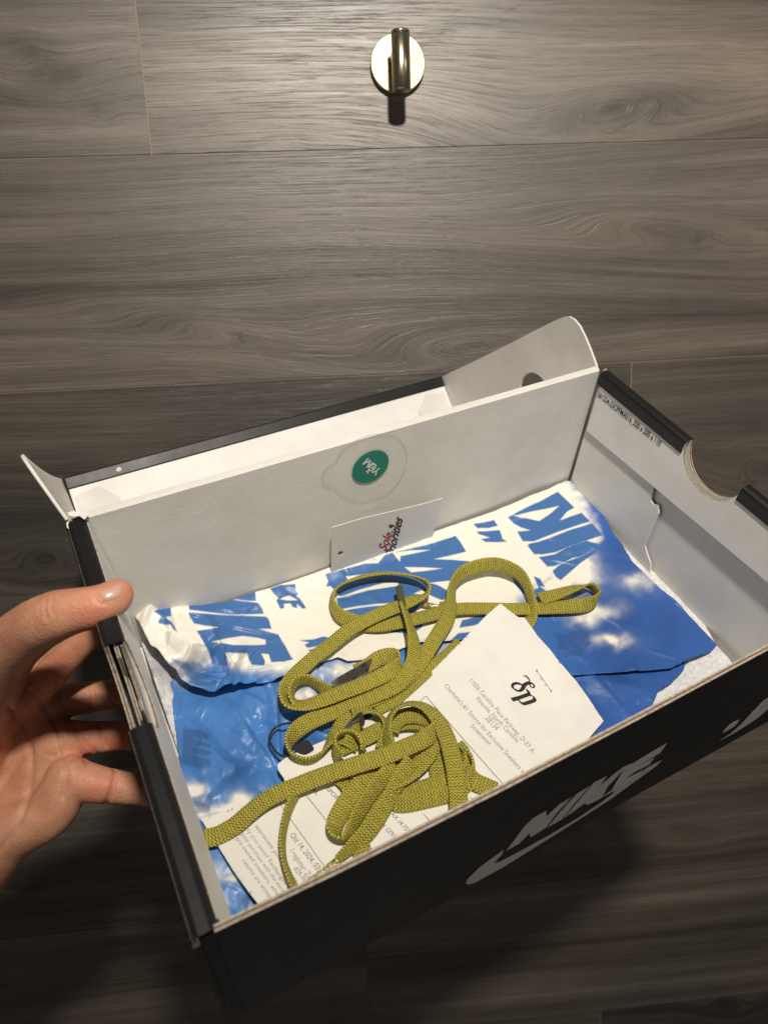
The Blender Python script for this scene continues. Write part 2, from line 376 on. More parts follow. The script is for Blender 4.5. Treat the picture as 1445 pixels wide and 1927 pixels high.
def rim(name, x0, x1, y0, y1, z0=-.0065):                          # the black folded top edge, a rounded channel
    xs = [x0, x0, x0 + (x1 - x0) * .10, x0 + (x1 - x0) * .3, x0 + (x1 - x0) * .7, x0 + (x1 - x0) * .90, x1, x1]
    zs = [z0, -.0016, -.0005, 0.0003, 0.0003, -.0005, -.0016, z0]
    V = []; n = len(xs)
    for y in (y0, y1): V += [(x, y, z) for x, z in zip(xs, zs)]
    Fc = [(i, i + 1, n + i + 1, n + i) for i in range(n - 1)]
    o = new_obj(name, V, Fc, M_BLACK, box); s = o.modifiers.new('s', 'SOLIDIFY'); s.thickness = .0006; s.offset = 0
    return o
rim('folded_rim', -.0034, .0058, .124, .2035, -.008); rim('folded_rim', -.0034, .0058, .001, .0815, -.008)
rim('folded_rim', .3219, .3289, .124, .1995, -.0086); rim('folded_rim', .3219, .3289, .001, .0815, -.0086)
# inner fold-down flaps: pale board with the thumb notch
def flap(x_top, x_bot, sgn, zb, y0, y1, m_):
    lp = []
    for x, y, z in notch_loop(0, y0, y1, -.0012, zb): lp.append((x_top + (x_bot - x_top) * (z / zb), y, z))
    return slab('inner_flap', [lp], (-sgn * .0014, 0, 0), (m_, M_BOARD, M_KRAFT), box)
flap(.0062, .0108, 1, -.044, .004, .2015, M_WHITE)
fl_ = [(.3224 - .0004 * (z / -.04), y, z if z > -.03 else -.0362 - .0090 * (y / .1975)) for x, y, z in notch_loop(0, .004, .1975, -.0012, -.04)]
slab('inner_flap', [fl_], (.0014, 0, 0), (M_WHITE, M_BOARD, M_KRAFT), box)
# glue tabs trapped in the side walls, seen as stacked cut edges in the left notch
slab('corner_tab', [notch_loop(.0008, .003, .118, -.0025, -.09, .0815, .124)], (.0016, 0, 0), (M_BOARD, M_BOARD, M_KRAFT), box)
slab('corner_tab', [notch_loop(.0034, .095, .2, -.0035, -.09, .09, .124)], (.0010, 0, 0), (M_BLACK, M_BOARD, M_KRAFT), box)
tabp = [(1232, 912), (1226, 941), (1230, 948), (1239, 950), (1241, 965), (1228, 996), (1215, 1027), (1219, 1042), (1225, 1058), (1224, 1100)]
tl = [U(*p, 0, .3250) for p in tabp]
slab('corner_tab', [[(.3250, .200, -.012)] + [tuple(p) for p in tl] + [(.3250, .200, -.112)]], (-.0011, 0, 0), (M_BOARD, M_BOARD, M_BOARD), box)
# torn corner bits at the left hinge and curled cut edge
for pts, dz in (([(128, 966), (140, 962), (150, 968), (163, 966), (168, 972), (158, 978), (150, 972), (140, 974), (131, 972)], .0012),
                ([(150, 966), (158, 964), (166, 972), (160, 979), (152, 973)], .002),
                ([(126, 985), (131, 981), (129, 990), (131, 997), (127, 994)], .0006)):
    slab('torn_paper_edge', [[U(*p, 2, dz) for p in pts]], (0, 0, .0005), (M_KRAFT, M_WHITE, M_KRAFT), box)
# lid
PHI = -.9
def LP(x, s, h): return np.array([x, .206 + s * math.cos(PHI) - h * math.sin(PHI), s * math.sin(PHI) + h * math.cos(PHI)])
ln_ = np.array([0, -math.sin(PHI), math.cos(PHI)]); ls_ = np.array([0, math.cos(PHI), math.sin(PHI)])
slab('hinge_fold', [[(.0055, .2030, -.0002), (.3225, .2015, -.0002), (.3225, .2032, .0013), (.0055, .2047, .0013)]], (0, .0022, -.0002), M_BOARD, box)
lid = slab('lid', [[LP(-.0015, .0012, 0), LP(.3245, .0012, 0), LP(.3255, .2050, 0), LP(.000, .2050, 0)]], -.0025 * ln_, (M_BOARD, M_BLACK, M_KRAFT), box)
slab('front_lip', [[LP(.0, .205, .0), LP(.3262, .205, .0), LP(.3262, .205, .0560), LP(.0, .205, .0560)]], .0025 * ls_, (M_WHITE, M_BLACK, M_WHITE), lid)
bevel(slab('lip_edge_band', [[LP(-.0015, .2042, .0555), LP(.3268, .2042, .0555), LP(.3268, .2042, .0655), LP(-.0015, .2042, .0655)]], .0050 * ls_, M_BLACK, lid), .0012)
def lid_side(x, sgn, flare, swing=0.0):
    pr = [(.205, .0002), (.205, .0650), (.15, .0575), (.10, .0512), (.05, .0455), (.028, .0428), (.018, .0412), (.0115, .0388), (.0075, .0350), (.0045, .029), (.0028, .020), (.0020, .0115), (.0016, .0002)]
    ho = [(.0985 - .0205 + .0205 * math.cos(a), .0225 * math.sin(a)) for a in np.linspace(math.pi, 0, 15)]
    pts = pr + [(s, max(h, .0002)) for s, h in ho]
    lp = [LP(x - sgn * (flare * h + swing * (1 - s / .205)), s, h) for s, h in pts]
    o = slab('side_panel', [lp], (sgn * .0015, 0, 0), (M_BLACK, M_BOARD, M_BOARD), lid)
    return o
def tab(x, sgn):
    pts = [(0, .004), (0, .050), (.018, .052), (.030, .040), (.033, .004)]
    slab('glue_tab', [[LP(x + sgn * a, .2046, h) for a, h in pts]], -.0012 * ls_, (M_BOARD, M_BOARD, M_BOARD), lid)
def lid_left():
    pr_s = [.0016, .0020, .0028, .0045, .0075, .0115, .018, .028, .05, .10, .15, .205]; pr_h = [.002, .0115, .020, .029, .035, .0388, .0412, .0428, .0455, .0512, .0575, .065]
    ss = np.unique(np.concatenate([np.array(pr_s), np.linspace(.03, .205, 36)])); V = []; Fc = []; m_h = 8
    for s_ in ss:
        top = np.interp(s_, pr_s, pr_h); d_ = s_ - .078; bot = .0225 * math.sqrt(max(0, 1 - (d_ / .0205) ** 2)) if abs(d_) < .0205 else .0002
        fl_ = .25 * (1 - s_ / .205) ** .8 + .04
        for j in range(m_h + 1):
            h = bot + (top - bot) * j / m_h; V.append(LP(-.0002 - fl_ * h - .002 * (1 - s_ / .205), s_, h))
    for i in range(len(ss) - 1):
        for j in range(m_h): q = i * (m_h + 1) + j; Fc.append((q, q + 1, q + m_h + 2, q + m_h + 1))
    o = new_obj('side_panel', V, Fc, [M_BOARD, M_BLACK], lid, smooth=True)
    md = o.modifiers.new('s', 'SOLIDIFY'); md.thickness = .0016; md.offset = 0; md.material_offset = 0
    return o
lid_left(); lid_side(.3262, -1, .04); tab(.0025, 1); tab(.3235, -1)
slab('scuff_mark', [[LP(*q) for q in [(.036, .2040, .0595), (.0385, .2040, .0587), (.0402, .2040, .0600), (.0395, .2040, .0622), (.037, .2040, .0618)]]], -.0002 * ls_, M_BOARD, lid)

# print on the front wall
unF = lambda px, py: U(px, py, 1, -.0002)
def front_decal(name, polys):
    o = decal(name, polys, unF, M_LOGO, (0, 0, 0), 0, box)
    for v in o.data.vertices:                                             # follow the slight bow of the board
        v.co.y = float(yfz(v.co.x, v.co.z)) - .00025
    return o
Z = lambda pts: zoomed(860, 1380, 3.44, pts)
front_decal('printed_letter', [[Z([(318, 765), (430, 603), (485, 545), (572, 497), (577, 535), (655, 458), (738, 408), (640, 520), (578, 612), (478, 678), (466, 648), (405, 716)])]])
front_decal('printed_letter', [[Z([(585, 614), (660, 515), (770, 388), (858, 335), (760, 452), (680, 560)])]])
front_decal('printed_letter', [[Z([(692, 553), (790, 430), (880, 316), (968, 272), (918, 342), (1010, 262), (1075, 214), (1140, 190), (1255, 120), (1358, 62), (1315, 128), (1165, 216), (1278, 156), (1245, 206), (1150, 252), (1088, 300), (1220, 232), (1192, 262), (1330, 178), (1292, 214), (1170, 290), (1080, 345), (1030, 372), (945, 415), (905, 440), (842, 468), (828, 455)]), Z([(943, 412), (975, 345), (1078, 232), (1020, 335), (1000, 372)])]])
front_decal('printed_swoosh', [[Z([(58, 975), (75, 945), (150, 868), (225, 812), (303, 755), (290, 790), (240, 845), (275, 840), (400, 775), (600, 665), (800, 545), (940, 448), (1005, 400), (1030, 368), (1110, 330), (1200, 262), (1222, 232), (1278, 200), (1330, 176), (1290, 218), (1150, 320), (1000, 432), (850, 530), (600, 690), (430, 798), (300, 880), (180, 945), (120, 978), (80, 988)])]])
Z = lambda pts: zoomed(1330, 1280, 12.565, pts)
front_decal('printed_figure', [[Z([(380, 1275), (450, 1170), (560, 1060), (650, 1000), (785, 950), (750, 1030), (650, 1130), (540, 1200)])],
                            [Z([(300, 1465), (550, 1310), (700, 1180), (850, 1040), (960, 920), (1080, 780), (1200, 660), (1330, 520), (1500, 400), (1620, 330), (1620, 470), (1500, 560), (1380, 640), (1280, 690), (1240, 690), (1320, 680), (1620, 500), (1640, 560), (1440, 730), (1250, 900), (1050, 1040), (830, 1180), (600, 1320), (440, 1400)])]])
# text on the right inner flap
nz = np.array([-1, 0, 0])
def unR(px, py):
    p = U(px, py, 0, .322)
    for _ in range(3): p = U(px, py, 0, .3224 - .0004 * (p[2] / -.04))
    return p
text_on('printed_text', '261224-23CPFMAS16_320 x 200 x 110', (1124, 745), (1241, 840), (3, -10), unR, M_INK, nz, .0003, box, bold=.012)

# clear seal sticker on the back wall
M_CLEAR = mat('clear_plastic_film', (.80, .80, .76), .25, spec=.6)
M_CLEAR.node_tree.nodes['Principled BSDF'].inputs['Alpha'].default_value = .05
yb = lambda x: Wd - .003 - .0015 * (x - .0055) / .317
unB = lambda px, py: U(px, py, 1, yb(.17))
st = zoomed(500, 600, 2.89, [(770, 745), (752, 830), (700, 915), (640, 962), (560, 988), (490, 990), (420, 965), (372, 918), (335, 910), (308, 870), (322, 815), (380, 770), (415, 715), (470, 672), (540, 640), (620, 625), (700, 632), (748, 680)])
stc = [tuple(q) for q in catmull([(*p,) for p in st], 4, True)]
sticker = slab('seal_sticker', [[U(*p, 1, .2020) for p in stc]], (0, -.00018, 0), M_CLEAR, box)
# slim bright cut rim of the film
c0 = U(697, 878, 1, .2018)
cir = [(c0[0] + .0118 * math.cos(a), .2016, c0[2] + .0118 * math.sin(a)) for a in np.linspace(0, 2 * math.pi, 49)[:-1]]
slab('green_dot', [cir], (0, -.00012, 0), M_GREEN, sticker)
unG = lambda px, py: U(px, py, 1, .2014)
def strokes(name, lines, un, wpx, m_, parent, nrm, off, zf=None, mw=None):
    V = []; Fc = []
    for ln_px in lines:
        wv = wpx
        if isinstance(ln_px, tuple) and isinstance(ln_px[0], list): ln_px, wv = ln_px
        q = [np.array(p, float) for p in ln_px]; s = len(V); n = len(q)
        for i, p in enumerate(q):
            d = q[min(i + 1, n - 1)] - q[max(i - 1, 0)]; d /= np.linalg.norm(d) + 1e-9; nn = np.array([-d[1], d[0]])
            e = .55 if (i in (0, n - 1) and n > 3) else 1.0
            V.append(un(*(p + nn * wv / 2 * e))); V.append(un(*(p - nn * wv / 2 * e)))
        for i in range(n - 1): Fc.append((s + 2 * i, s + 2 * i + 1, s + 2 * i + 3, s + 2 * i + 2))
    V = np.array(V) + np.array(nrm) * off
    if zf is not None: V[:, 2] = zf(V[:, 0], V[:, 1]) + off
    return new_obj(name, V, Fc, m_, parent, mw)
Z = lambda pts: zoomed(640, 830, 12.04, pts)
ring = [(725 + 78 * math.cos(a) - 18 * math.sin(a), 590 + 70 * math.sin(a) - 25 * math.cos(a)) for a in np.linspace(0, 2 * math.pi, 25)]
strokes('printed_letters', [Z([(640, 380), (500, 525)]), Z([(500, 525), (690, 430)]), Z([(690, 430), (590, 600)]), Z([(590, 600), (750, 475)]),
                            Z(ring), Z([(885, 605), (820, 665), (710, 712)]), Z([(828, 655), (785, 775)]), Z([(580, 672), (625, 700), (625, 735)]), Z([(625, 690), (640, 655)]),
                            Z([(770, 545), (740, 600)]), Z([(700, 590), (740, 620)])], unG, 2.6, M_WINK, sticker, (0, -1, 0), .0003)
# film outline: a fine raised edge all round
strokes('film_edge', [stc + [stc[0]]], lambda px, py: U(px, py, 1, .2016), .8, mat('film_edge_gloss', (.55, .53, .49), .4), sticker, (0, -1, 0), .0001)

# ------------------------------------------------------------------ swing card leaning on the back wall
card_pl = lambda px, py: U(px, py, 1, .1975)
ctop = [(625, 993), (680, 976), (740, 962), (790, 950), (833, 938)]
cl = [card_pl(*p) for p in ctop] + [card_pl(826, 966), card_pl(812, 1016), (card_pl(800, 1075)[0] , .1975, -.106), (card_pl(623, 1077)[0], .1975, -.106)]
hl = [card_pl(641 + 5.2 * math.cos(a) + 1.0 * math.sin(a), 1041 + 3.6 * math.sin(a) - 1.6 * math.cos(a)) for a in np.linspace(0, 2 * math.pi, 17)[:-1]]
card = slab('swing_card', [cl, hl], (0, .0005, 0), M_CARD, None, BM)
tag(card, 'white card with punched hole and red and black script, leaning under the sticker', 'card')
unC = lambda px, py: U(px, py, 1, .1974)
text_on('printed_text', 'Sole', (726, 1037), (739, 1004), (-15, -5), unC, M_RED, (0, -1, 0), .0001, card, None, .25, .02, thick=0)
text_on('printed_text', 'Priorities', (740, 1049), (758, 976), (-15, -5), unC, M_INK, (0, -1, 0), .0001, card, None, .25, .02)
strokes('printed_dot', [[(732, 990), (739, 990)]], unC, 6, M_BROWN, card, (0, -1, 0), .0001)

# ------------------------------------------------------------------ crumpled tissue layers
def smoothstep(a, b, x): t = np.clip((x - a) / (b - a), 0, 1); return t * t * (3 - 2 * t)
def creases(x, y, n, seed, amp, s_rng, region=(0, .33, 0, .206), Lr=(.02, .08)):
    r = np.random.RandomState(seed); z = np.zeros_like(x)
    for _ in range(n):
        cx, cy = r.uniform(region[0], region[1]), r.uniform(region[2], region[3]); a = r.uniform(0, math.pi); s = r.uniform(*s_rng); Lh = r.uniform(*Lr)
        dx, dy = x - cx, y - cy; t = dx * math.cos(a) + dy * math.sin(a); d = -dx * math.sin(a) + dy * math.cos(a) + .1 * t * r.uniform(-1, 1)
        sd_ = np.where(d > 0, d / s, -d / (s * r.uniform(.25, .7)))
        z += amp * r.uniform(.3, 1) * np.maximum(0, 1 - sd_) * smoothstep(1, .2, np.abs(t) / Lh) * (1 if r.rand() < .7 else -.5)
    return z
def poly_dist(P, X, Y):
    """signed distance (inside negative) and nearest boundary point"""
    P = np.array(P); best = np.full(X.shape, 1e9); NX = np.zeros(X.shape); NY = np.zeros(X.shape); ins = np.zeros(X.shape, bool); n = len(P)
    for i in range(n):
        a, b = P[i], P[(i + 1) % n]; d = b - a; t = np.clip(((X - a[0]) * d[0] + (Y - a[1]) * d[1]) / (d @ d + 1e-18), 0, 1)
        qx, qy = a[0] + t * d[0], a[1] + t * d[1]; dd = (X - qx) ** 2 + (Y - qy) ** 2; m_ = dd < best
        best[m_] = dd[m_]; NX[m_] = qx[m_]; NY[m_] = qy[m_]
        if a[1] != b[1]:
            c = ((a[1] > Y) != (b[1] > Y)) & (X < (b[0] - a[0]) * (Y - a[1]) / (b[1] - a[1]) + a[0]); ins ^= c
    ds = np.sqrt(best); return np.where(ins, -ds, ds), NX, NY
def sheet(name, outline, zf, step, colf, m_, mw=BM, parent=None):
    P = np.array([(p[0], p[1]) for p in outline]); lo = P.min(0) - step; hi = P.max(0) + step
    nx = int((hi[0] - lo[0]) / step) + 1; ny = int((hi[1] - lo[1]) / step) + 1
    X, Y = np.meshgrid(lo[0] + step * np.arange(nx), lo[1] + step * np.arange(ny), indexing='ij')
    d, NX, NY = poly_dist(P, X, Y)
    sn = np.abs(d) < step * .71; X = np.where(sn, NX, X); Y = np.where(sn, NY, Y); ok = (d < step * .71)
    cell = ok[:-1, :-1] & ok[1:, :-1] & ok[1:, 1:] & ok[:-1, 1:]
    used = np.zeros_like(ok); 
    for a, b in ((slice(None, -1), slice(None, -1)), (slice(1, None), slice(None, -1)), (slice(1, None), slice(1, None)), (slice(None, -1), slice(1, None))): used[a, b] |= cell
    idx = np.full(X.shape, -1); idx[used] = np.arange(used.sum())
    x, y = X[used], Y[used]; z = zf(x, y)
    Fc = np.stack([idx[:-1, :-1][cell], idx[1:, :-1][cell], idx[1:, 1:][cell], idx[:-1, 1:][cell]], -1)
    me = bpy.data.meshes.new(name); me.vertices.add(len(x)); me.vertices.foreach_set('co', np.stack([x, y, z], -1).ravel())
    me.loops.add(Fc.size); me.loops.foreach_set('vertex_index', Fc.ravel().astype(np.int32))
    me.polygons.add(len(Fc)); me.polygons.foreach_set('loop_start', np.arange(0, Fc.size, 4, dtype=np.int32)); me.polygons.foreach_set('use_smooth', np.ones(len(Fc), bool))
    me.materials.append(m_); me.update(calc_edges=True); me.validate()
    if colf is not None:
        c = colf(x, y, z); at = me.color_attributes.new('Print', 'FLOAT_COLOR', 'POINT')
        at.data.foreach_set('color', np.concatenate([c, np.ones((len(x), 1))], 1).ravel().astype(np.float32))
    o = bpy.data.objects.new(name, me); COL.objects.link(o)
    if parent: o.parent = parent
    else: o.matrix_world = mw
    return o
def toPx(x, y, z):
    c = (RC.T @ (RB @ np.stack([x, y, z]) + (TB - CAM)[:, None])); return CX + F * c[0] / c[2], CY + F * c[1] / c[2]
def center_mask(x, y):                                                   # calm middle, lively margins
    return np.clip(1.0 - smoothstep(.03, .075, x) * smoothstep(.295, .25, x) * smoothstep(.19, .15, y), .0, 1)
def z_low(x, y):                                                          # lower blue sheet
    z = -.1045 + creases(x, y, 60, 5, .0022, (.004, .014)) * .8 + .0012 * (fbm(x * 30, y * 30, 3) - .5)
    z = np.clip(z, -.1075, -.1020) + .0007 * smoothstep(.12, .05, x) * (np.abs(fbm(x * 45, y * 45, 33, 3) - .5) * 4 - 1) + creases(x, y, 420, 91, .0008, (.0012, .0045), Lr=(.004, .02))
    z += .006 * smoothstep(.045, .0, x) * smoothstep(.02, .08, y)
    mk = smoothstep(.085, .10, y) * smoothstep(.152, .135, y) * smoothstep(.135, .10, x)
    z += mk * np.clip(creases(x, y, 40, 55, .0050, (.005, .016), (.01, .12, .085, .15), (.012, .04)), -.002, .008)
    return z
def z_up(x, y):                                                           # upper printed sheet
    lf = smoothstep(.14, .03, x)
    z = -.1005 + creases(x, y, 70, 12, .0020, (.004, .014)) * (.35 + 1.3 * lf) + .0010 * (fbm(x * 25, y * 25, 8) - .5)
    z += creases(x, y, 34, 31, .0075, (.003, .009), (.0, .075, .12, .206), (.008, .03))
    z = np.clip(z, -.1018, -.0985 + .012 * lf + .004 * smoothstep(.24, .3, x)) + creases(x, y, 420, 92, .0008, (.0012, .0045), Lr=(.004, .02)) * (.55 + .6 * lf + .5 * smoothstep(.22, .27, x))
    z += .017 * np.exp(-(((x - .022) / .03) ** 2 + ((y - .190) / .045) ** 2)) + .003 * smoothstep(.19, .2, y)
    z += .004 * smoothstep(.25, .30, x) * smoothstep(.06, .16, y)
    return z
def zl0(x, y): return -.1085 + .0012 * fbm(x * 60, y * 60, 4) + creases(x, y, 50, 77, .0015, (.003, .008)) + .004 * smoothstep(.035, .005, x) * smoothstep(.05, .1, y) + .0045 * smoothstep(.30, .32, x) + np.exp(-((x - .010) / .010) ** 2 - ((y - .168) / .020) ** 2) * (.013 + creases(x, y, 60, 78, .006, (.002, .006), (0, .05, .13, .2), (.005, .02)))
def outl(px_pts, z): return [U(p[0], p[1], 2, p[2] if len(p) > 2 else z)[:2] for p in px_pts]
S = lambda r, g, b: np.array(lin((r / 255, g / 255, b / 255)))
CREAM, SKY, DEEP, INK, INKD = S(240, 237, 226), S(74, 128, 196), S(40, 77, 152), S(66, 112, 172), S(56, 96, 156)
Z6 = lambda pts: zoomed(230, 1050, 3.6125, pts); Z7 = lambda pts: zoomed(500, 1000, 3.6125, pts); Z8 = lambda pts: zoomed(800, 1000, 3.6125, pts)
ZB = lambda pts: zoomed(945, 560, 2.89, pts); ZC = lambda pts: zoomed(500, 600, 2.89, pts); ZD = lambda pts: zoomed(600, 970, 3.6125, pts)
INKS = [  # (solid outline, holes)
 (Z6([(450, 370), (700, 388), (980, 398), (1000, 450), (1014, 482), (930, 482), (1000, 503), (1062, 520), (1110, 600), (1160, 690), (1085, 708), (1052, 658), (945, 650), (972, 700), (968, 730), (880, 728), (862, 690), (850, 650), (705, 643), (722, 740), (612, 722), (590, 640), (548, 560), (508, 495), (580, 485), (658, 470), (560, 460), (490, 445), (465, 405)]), [Z6([(605, 570), (720, 545), (820, 530), (930, 545), (1037, 572), (960, 590), (880, 592), (760, 592), (690, 580)])]),
 (Z6([(448, 305), (520, 298), (600, 288), (680, 270), (800, 290), (925, 305), (950, 340), (966, 380), (850, 384), (740, 386), (600, 370), (460, 352)]), []),
 (Z6([(690, 268), (800, 250), (905, 230), (912, 292), (850, 292)]), []),
 (Z6([(1060, 196), (1175, 178), (1180, 202)]), []),
 (Z6([(1008, 212), (1100, 215), (1192, 225), (1196, 248), (1180, 260), (1215, 285), (1252, 342), (1228, 345), (1212, 318), (1185, 314), (1192, 338), (1162, 335), (1150, 308), (1100, 312), (1102, 340), (1078, 346), (1048, 292), (1066, 272), (1030, 240)]), [Z6([(1062, 285), (1100, 265), (1140, 255), (1200, 290), (1140, 292)])]),
 (Z6([(215, 362), (330, 318), (336, 395), (296, 402), (342, 440), (378, 505), (356, 492), (330, 452), (290, 456), (244, 442), (266, 396)]), []),
 (Z6([(1203, 560), (1300, 553), (1370, 533), (1422, 545), (1400, 572), (1330, 600), (1262, 612), (1238, 590), (1272, 575)]), []),
 (Z6([(1262, 625), (1380, 600), (1400, 610), (1290, 645)]), []),
 (Z7([(405, 292), (430, 283), (700, 212), (740, 186), (765, 214), (810, 160), (872, 142), (1100, 90), (1290, 30), (1325, 75), (1362, 138), (1250, 165), (1145, 188), (1270, 193), (1385, 203), (1425, 245), (1300, 330), (1270, 345), (1160, 360), (1270, 420), (1200, 470), (1130, 440), (1060, 400), (1000, 425), (800, 445), (500, 440), (470, 400), (440, 372), (410, 375), (425, 340)]),
     [Z7([(942, 243), (1080, 245), (1198, 252), (1090, 268), (990, 278)]), Z7([(860, 142), (912, 206), (916, 168), (1120, 126), (1000, 128), (900, 140)]), Z7([(640, 215), (700, 200), (760, 192), (768, 216), (700, 218)]), Z7([(545, 305), (700, 290), (560, 330)]), Z7([(520, 440), (640, 395), (800, 352), (900, 345), (900, 370), (700, 400), (560, 438)]), Z7([(1110, 350), (1250, 335), (1330, 330), (1330, 390), (1270, 415), (1180, 365)])]),
 (Z7([(480, 455), (640, 430), (900, 410), (1060, 430), (1075, 470), (1020, 540), (1062, 600), (1065, 650), (1000, 692), (900, 690), (790, 670), (700, 640), (560, 600), (500, 540)]), [Z7([(480, 535), (620, 510), (760, 492), (880, 488), (880, 498), (700, 510), (600, 525), (500, 545)])]),
 (Z7([(0, 585), (20, 590), (40, 660), (0, 655)]), []), (Z7([(0, 690), (40, 690), (80, 720), (120, 790), (185, 865), (110, 885), (40, 890), (0, 780)]), []),
 (Z7([(30, 390), (100, 365), (200, 358), (205, 390), (210, 420), (190, 430), (230, 455), (275, 522), (250, 525), (210, 490), (215, 522), (185, 515), (170, 490), (120, 490), (122, 522), (98, 525), (75, 465), (88, 455), (55, 420)]), [Z7([(88, 460), (150, 432), (225, 468), (150, 470)])]),
 (ZB([(30, 1195), (130, 1140), (200, 1110), (300, 1055), (392, 1142), (350, 1165), (312, 1212), (370, 1190), (430, 1170), (476, 1216), (300, 1275), (170, 1326), (110, 1325), (80, 1272), (152, 1266), (100, 1250), (60, 1228)]), [ZB([(62, 1188), (150, 1165), (230, 1150), (308, 1133), (260, 1175), (200, 1215), (130, 1200)])]),
 (ZB([(135, 1347), (250, 1310), (370, 1262), (488, 1228), (545, 1292), (400, 1340), (290, 1385), (210, 1398), (165, 1388)]), []),
 (Z8([(700, 85), (860, 50), (1000, 5), (1060, 30), (985, 75), (900, 110), (830, 150), (740, 157)]), []),
 (Z8([(770, 175), (880, 155), (960, 110), (1090, 62), (1190, 88), (1120, 130), (1060, 170), (1000, 180), (955, 205), (880, 235), (830, 240)]), []),
 (Z8([(863, 270), (905, 232), (955, 205), (1060, 170), (1215, 92), (1150, 150), (1060, 210), (985, 275), (920, 332), (888, 312)]), []),
 (ZC([(1128, 1115), (1180, 1108), (1240, 1094), (1262, 1125), (1210, 1138), (1150, 1138)]), []),
 (ZC([(1143, 1156), (1200, 1155), (1270, 1148), (1282, 1175), (1286, 1196), (1312, 1212), (1260, 1215), (1195, 1214), (1168, 1198), (1218, 1190), (1160, 1172)]), []),
 (Z8([(585, 308), (640, 330), (705, 385), (725, 410), (700, 440), (660, 420), (610, 360)]), []),
 (Z8([(735, 303), (780, 322), (812, 378), (775, 372), (832, 412), (790, 455), (745, 430), (728, 400), (770, 385)]), []),
 (Z8([(250, 605), (340, 580), (420, 560), (440, 600), (330, 640), (230, 655)]), []), (Z8([(170, 740), (225, 692), (350, 678), (300, 730), (230, 790), (200, 780)]), []),
 (Z8([(0, 870), (60, 810), (110, 830), (150, 880), (90, 905), (0, 930)]), [])]
INK_LOW = [  # print seen on the blue
 (Z6([(330, 680), (400, 700), (530, 715), (590, 765), (540, 775), (615, 800), (580, 815), (650, 835), (640, 860), (550, 868), (470, 865), (440, 850), (470, 830), (420, 790), (440, 775), (370, 722)]), []),
 (Z6([(420, 1150), (520, 1170), (595, 1205), (590, 1235), (480, 1225), (600, 1262), (605, 1290), (480, 1275), (608, 1318), (600, 1345), (470, 1330), (600, 1370), (608, 1420), (560, 1440), (480, 1420), (400, 1400), (410, 1280)]), []),
 (Z8([(870, 690), (960, 700), (1060, 660), (1110, 690), (1120, 770), (1080, 800), (1060, 850), (960, 850), (900, 800), (905, 740)]), []),
 ([(362, 1500), (400, 1490), (395, 1530), (370, 1530)], []), ([(450, 1690), (480, 1680), (500, 1712), (470, 1725)], [])]
CREAM_POLY = [(200, 1100), (400, 1050), (1000, 900), (1075, 900), (1092, 945), (1118, 985), (1124, 1018), (1100, 1040), (1062, 1075), (1032, 1100), (985, 1130), (930, 1180), (860, 1210), (800, 1215), (640, 1262), (560, 1268), (470, 1262), (400, 1248), (330, 1245), (290, 1260), (230, 1200)]
BLOBS = [(1010, 940, 30, 18, .5), (1085, 935, 26, 14, .9), (1070, 1070, 40, 26, 1.0), (1035, 1110, 35, 22, .9), (1100, 1085, 30, 20, .8), (1205, 1098, 35, 16, .55), (1130, 1145, 30, 12, .9), (1150, 1205, 28, 12, 1.15), (1105, 1165, 22, 12, .8),
         (1065, 1150, 45, 10, .5), (480, 1245, 80, 12, .6), (860, 1220, 40, 18, .6), (825, 1250, 30, 20, .7), (660, 1265, 60, 15, .8), (560, 1312, 28, 14, .7), (590, 1300, 30, 16, .7), (345, 1262, 18, 20, .5),
         (358, 1488, 20, 14, 1.0), (450, 1502, 20, 14, 1.2), (405, 1520, 50, 10, 1.0), (400, 1640, 22, 14, 1.0), (435, 1655, 25, 10, .9), (560, 1120, 60, 10, .2)]
def ink_mask(px, py, polys, soft=.9):
    m_ = np.zeros_like(px)
    for outer, holes in polys:
        lo = np.min(outer, 0) - 3; hi = np.max(outer, 0) + 3; s = (px > lo[0]) & (px < hi[0]) & (py > lo[1]) & (py < hi[1])
        if not s.any(): continue
        oc = [tuple(q) for q in np.array(outer)]
        d, _, _ = poly_dist(oc, px[s], py[s]); v = smoothstep(soft, -soft, d)
        for h in holes:
            dh, _, _ = poly_dist(h, px[s], py[s]); v = v * (1 - smoothstep(soft, -soft, dh))
        m_[s] = np.maximum(m_[s], v)
    return m_
def print_col(which):
    def f(x, y, z):
        px, py = toPx(x, y, z)
        wx = px + 34 * (fbm(px / 38 + 3, py / 38, 61, 4) - .5); wy = py + 34 * (fbm(px / 38, py / 38 + 9, 62, 4) - .5)
        n = fbm(px / 22, py / 22, 21, 5); n2 = fbm(px / 90 + 7, py / 90, 5, 3)
        cl = np.zeros_like(x)
        for bx, by, sx, sy, a in BLOBS: cl += a * np.exp(-((wx - bx) / sx) ** 2 - ((wy - by) / sy) ** 2)
        cl *= .15 + 2.0 * n
        right = smoothstep(850, 1150, px)
        base = SKY[None] * (1 - .75 * right[:, None]) + DEEP[None] * (.75 * right[:, None]); base = base * (.72 + .56 * n2)[:, None]
        if which:
            d, _, _ = poly_dist(CREAM_POLY, px, py); cl = np.maximum(cl, smoothstep(16, -16, d + (n - .5) * 34))
        cl = np.clip(cl, 0, 1)[:, None]; c = base * (1 - cl) + CREAM[None] * cl
        k = ink_mask(px, py, INKS)[:, None] if which else 0
        if which: c = c * (1 - k) + INK[None] * k
        k = ink_mask(px, py, INK_LOW, 2.5)[:, None] * .62; c = c * (1 - k) + (INKD[None] * .75) * k
        return c
    return f
M_TISSUE = mat('printed_tissue', rough=.42, spec=.4)
_t = NT(M_TISSUE); _a = _t.n('ShaderNodeAttribute', attribute_name='Print'); _o = _t.coord()
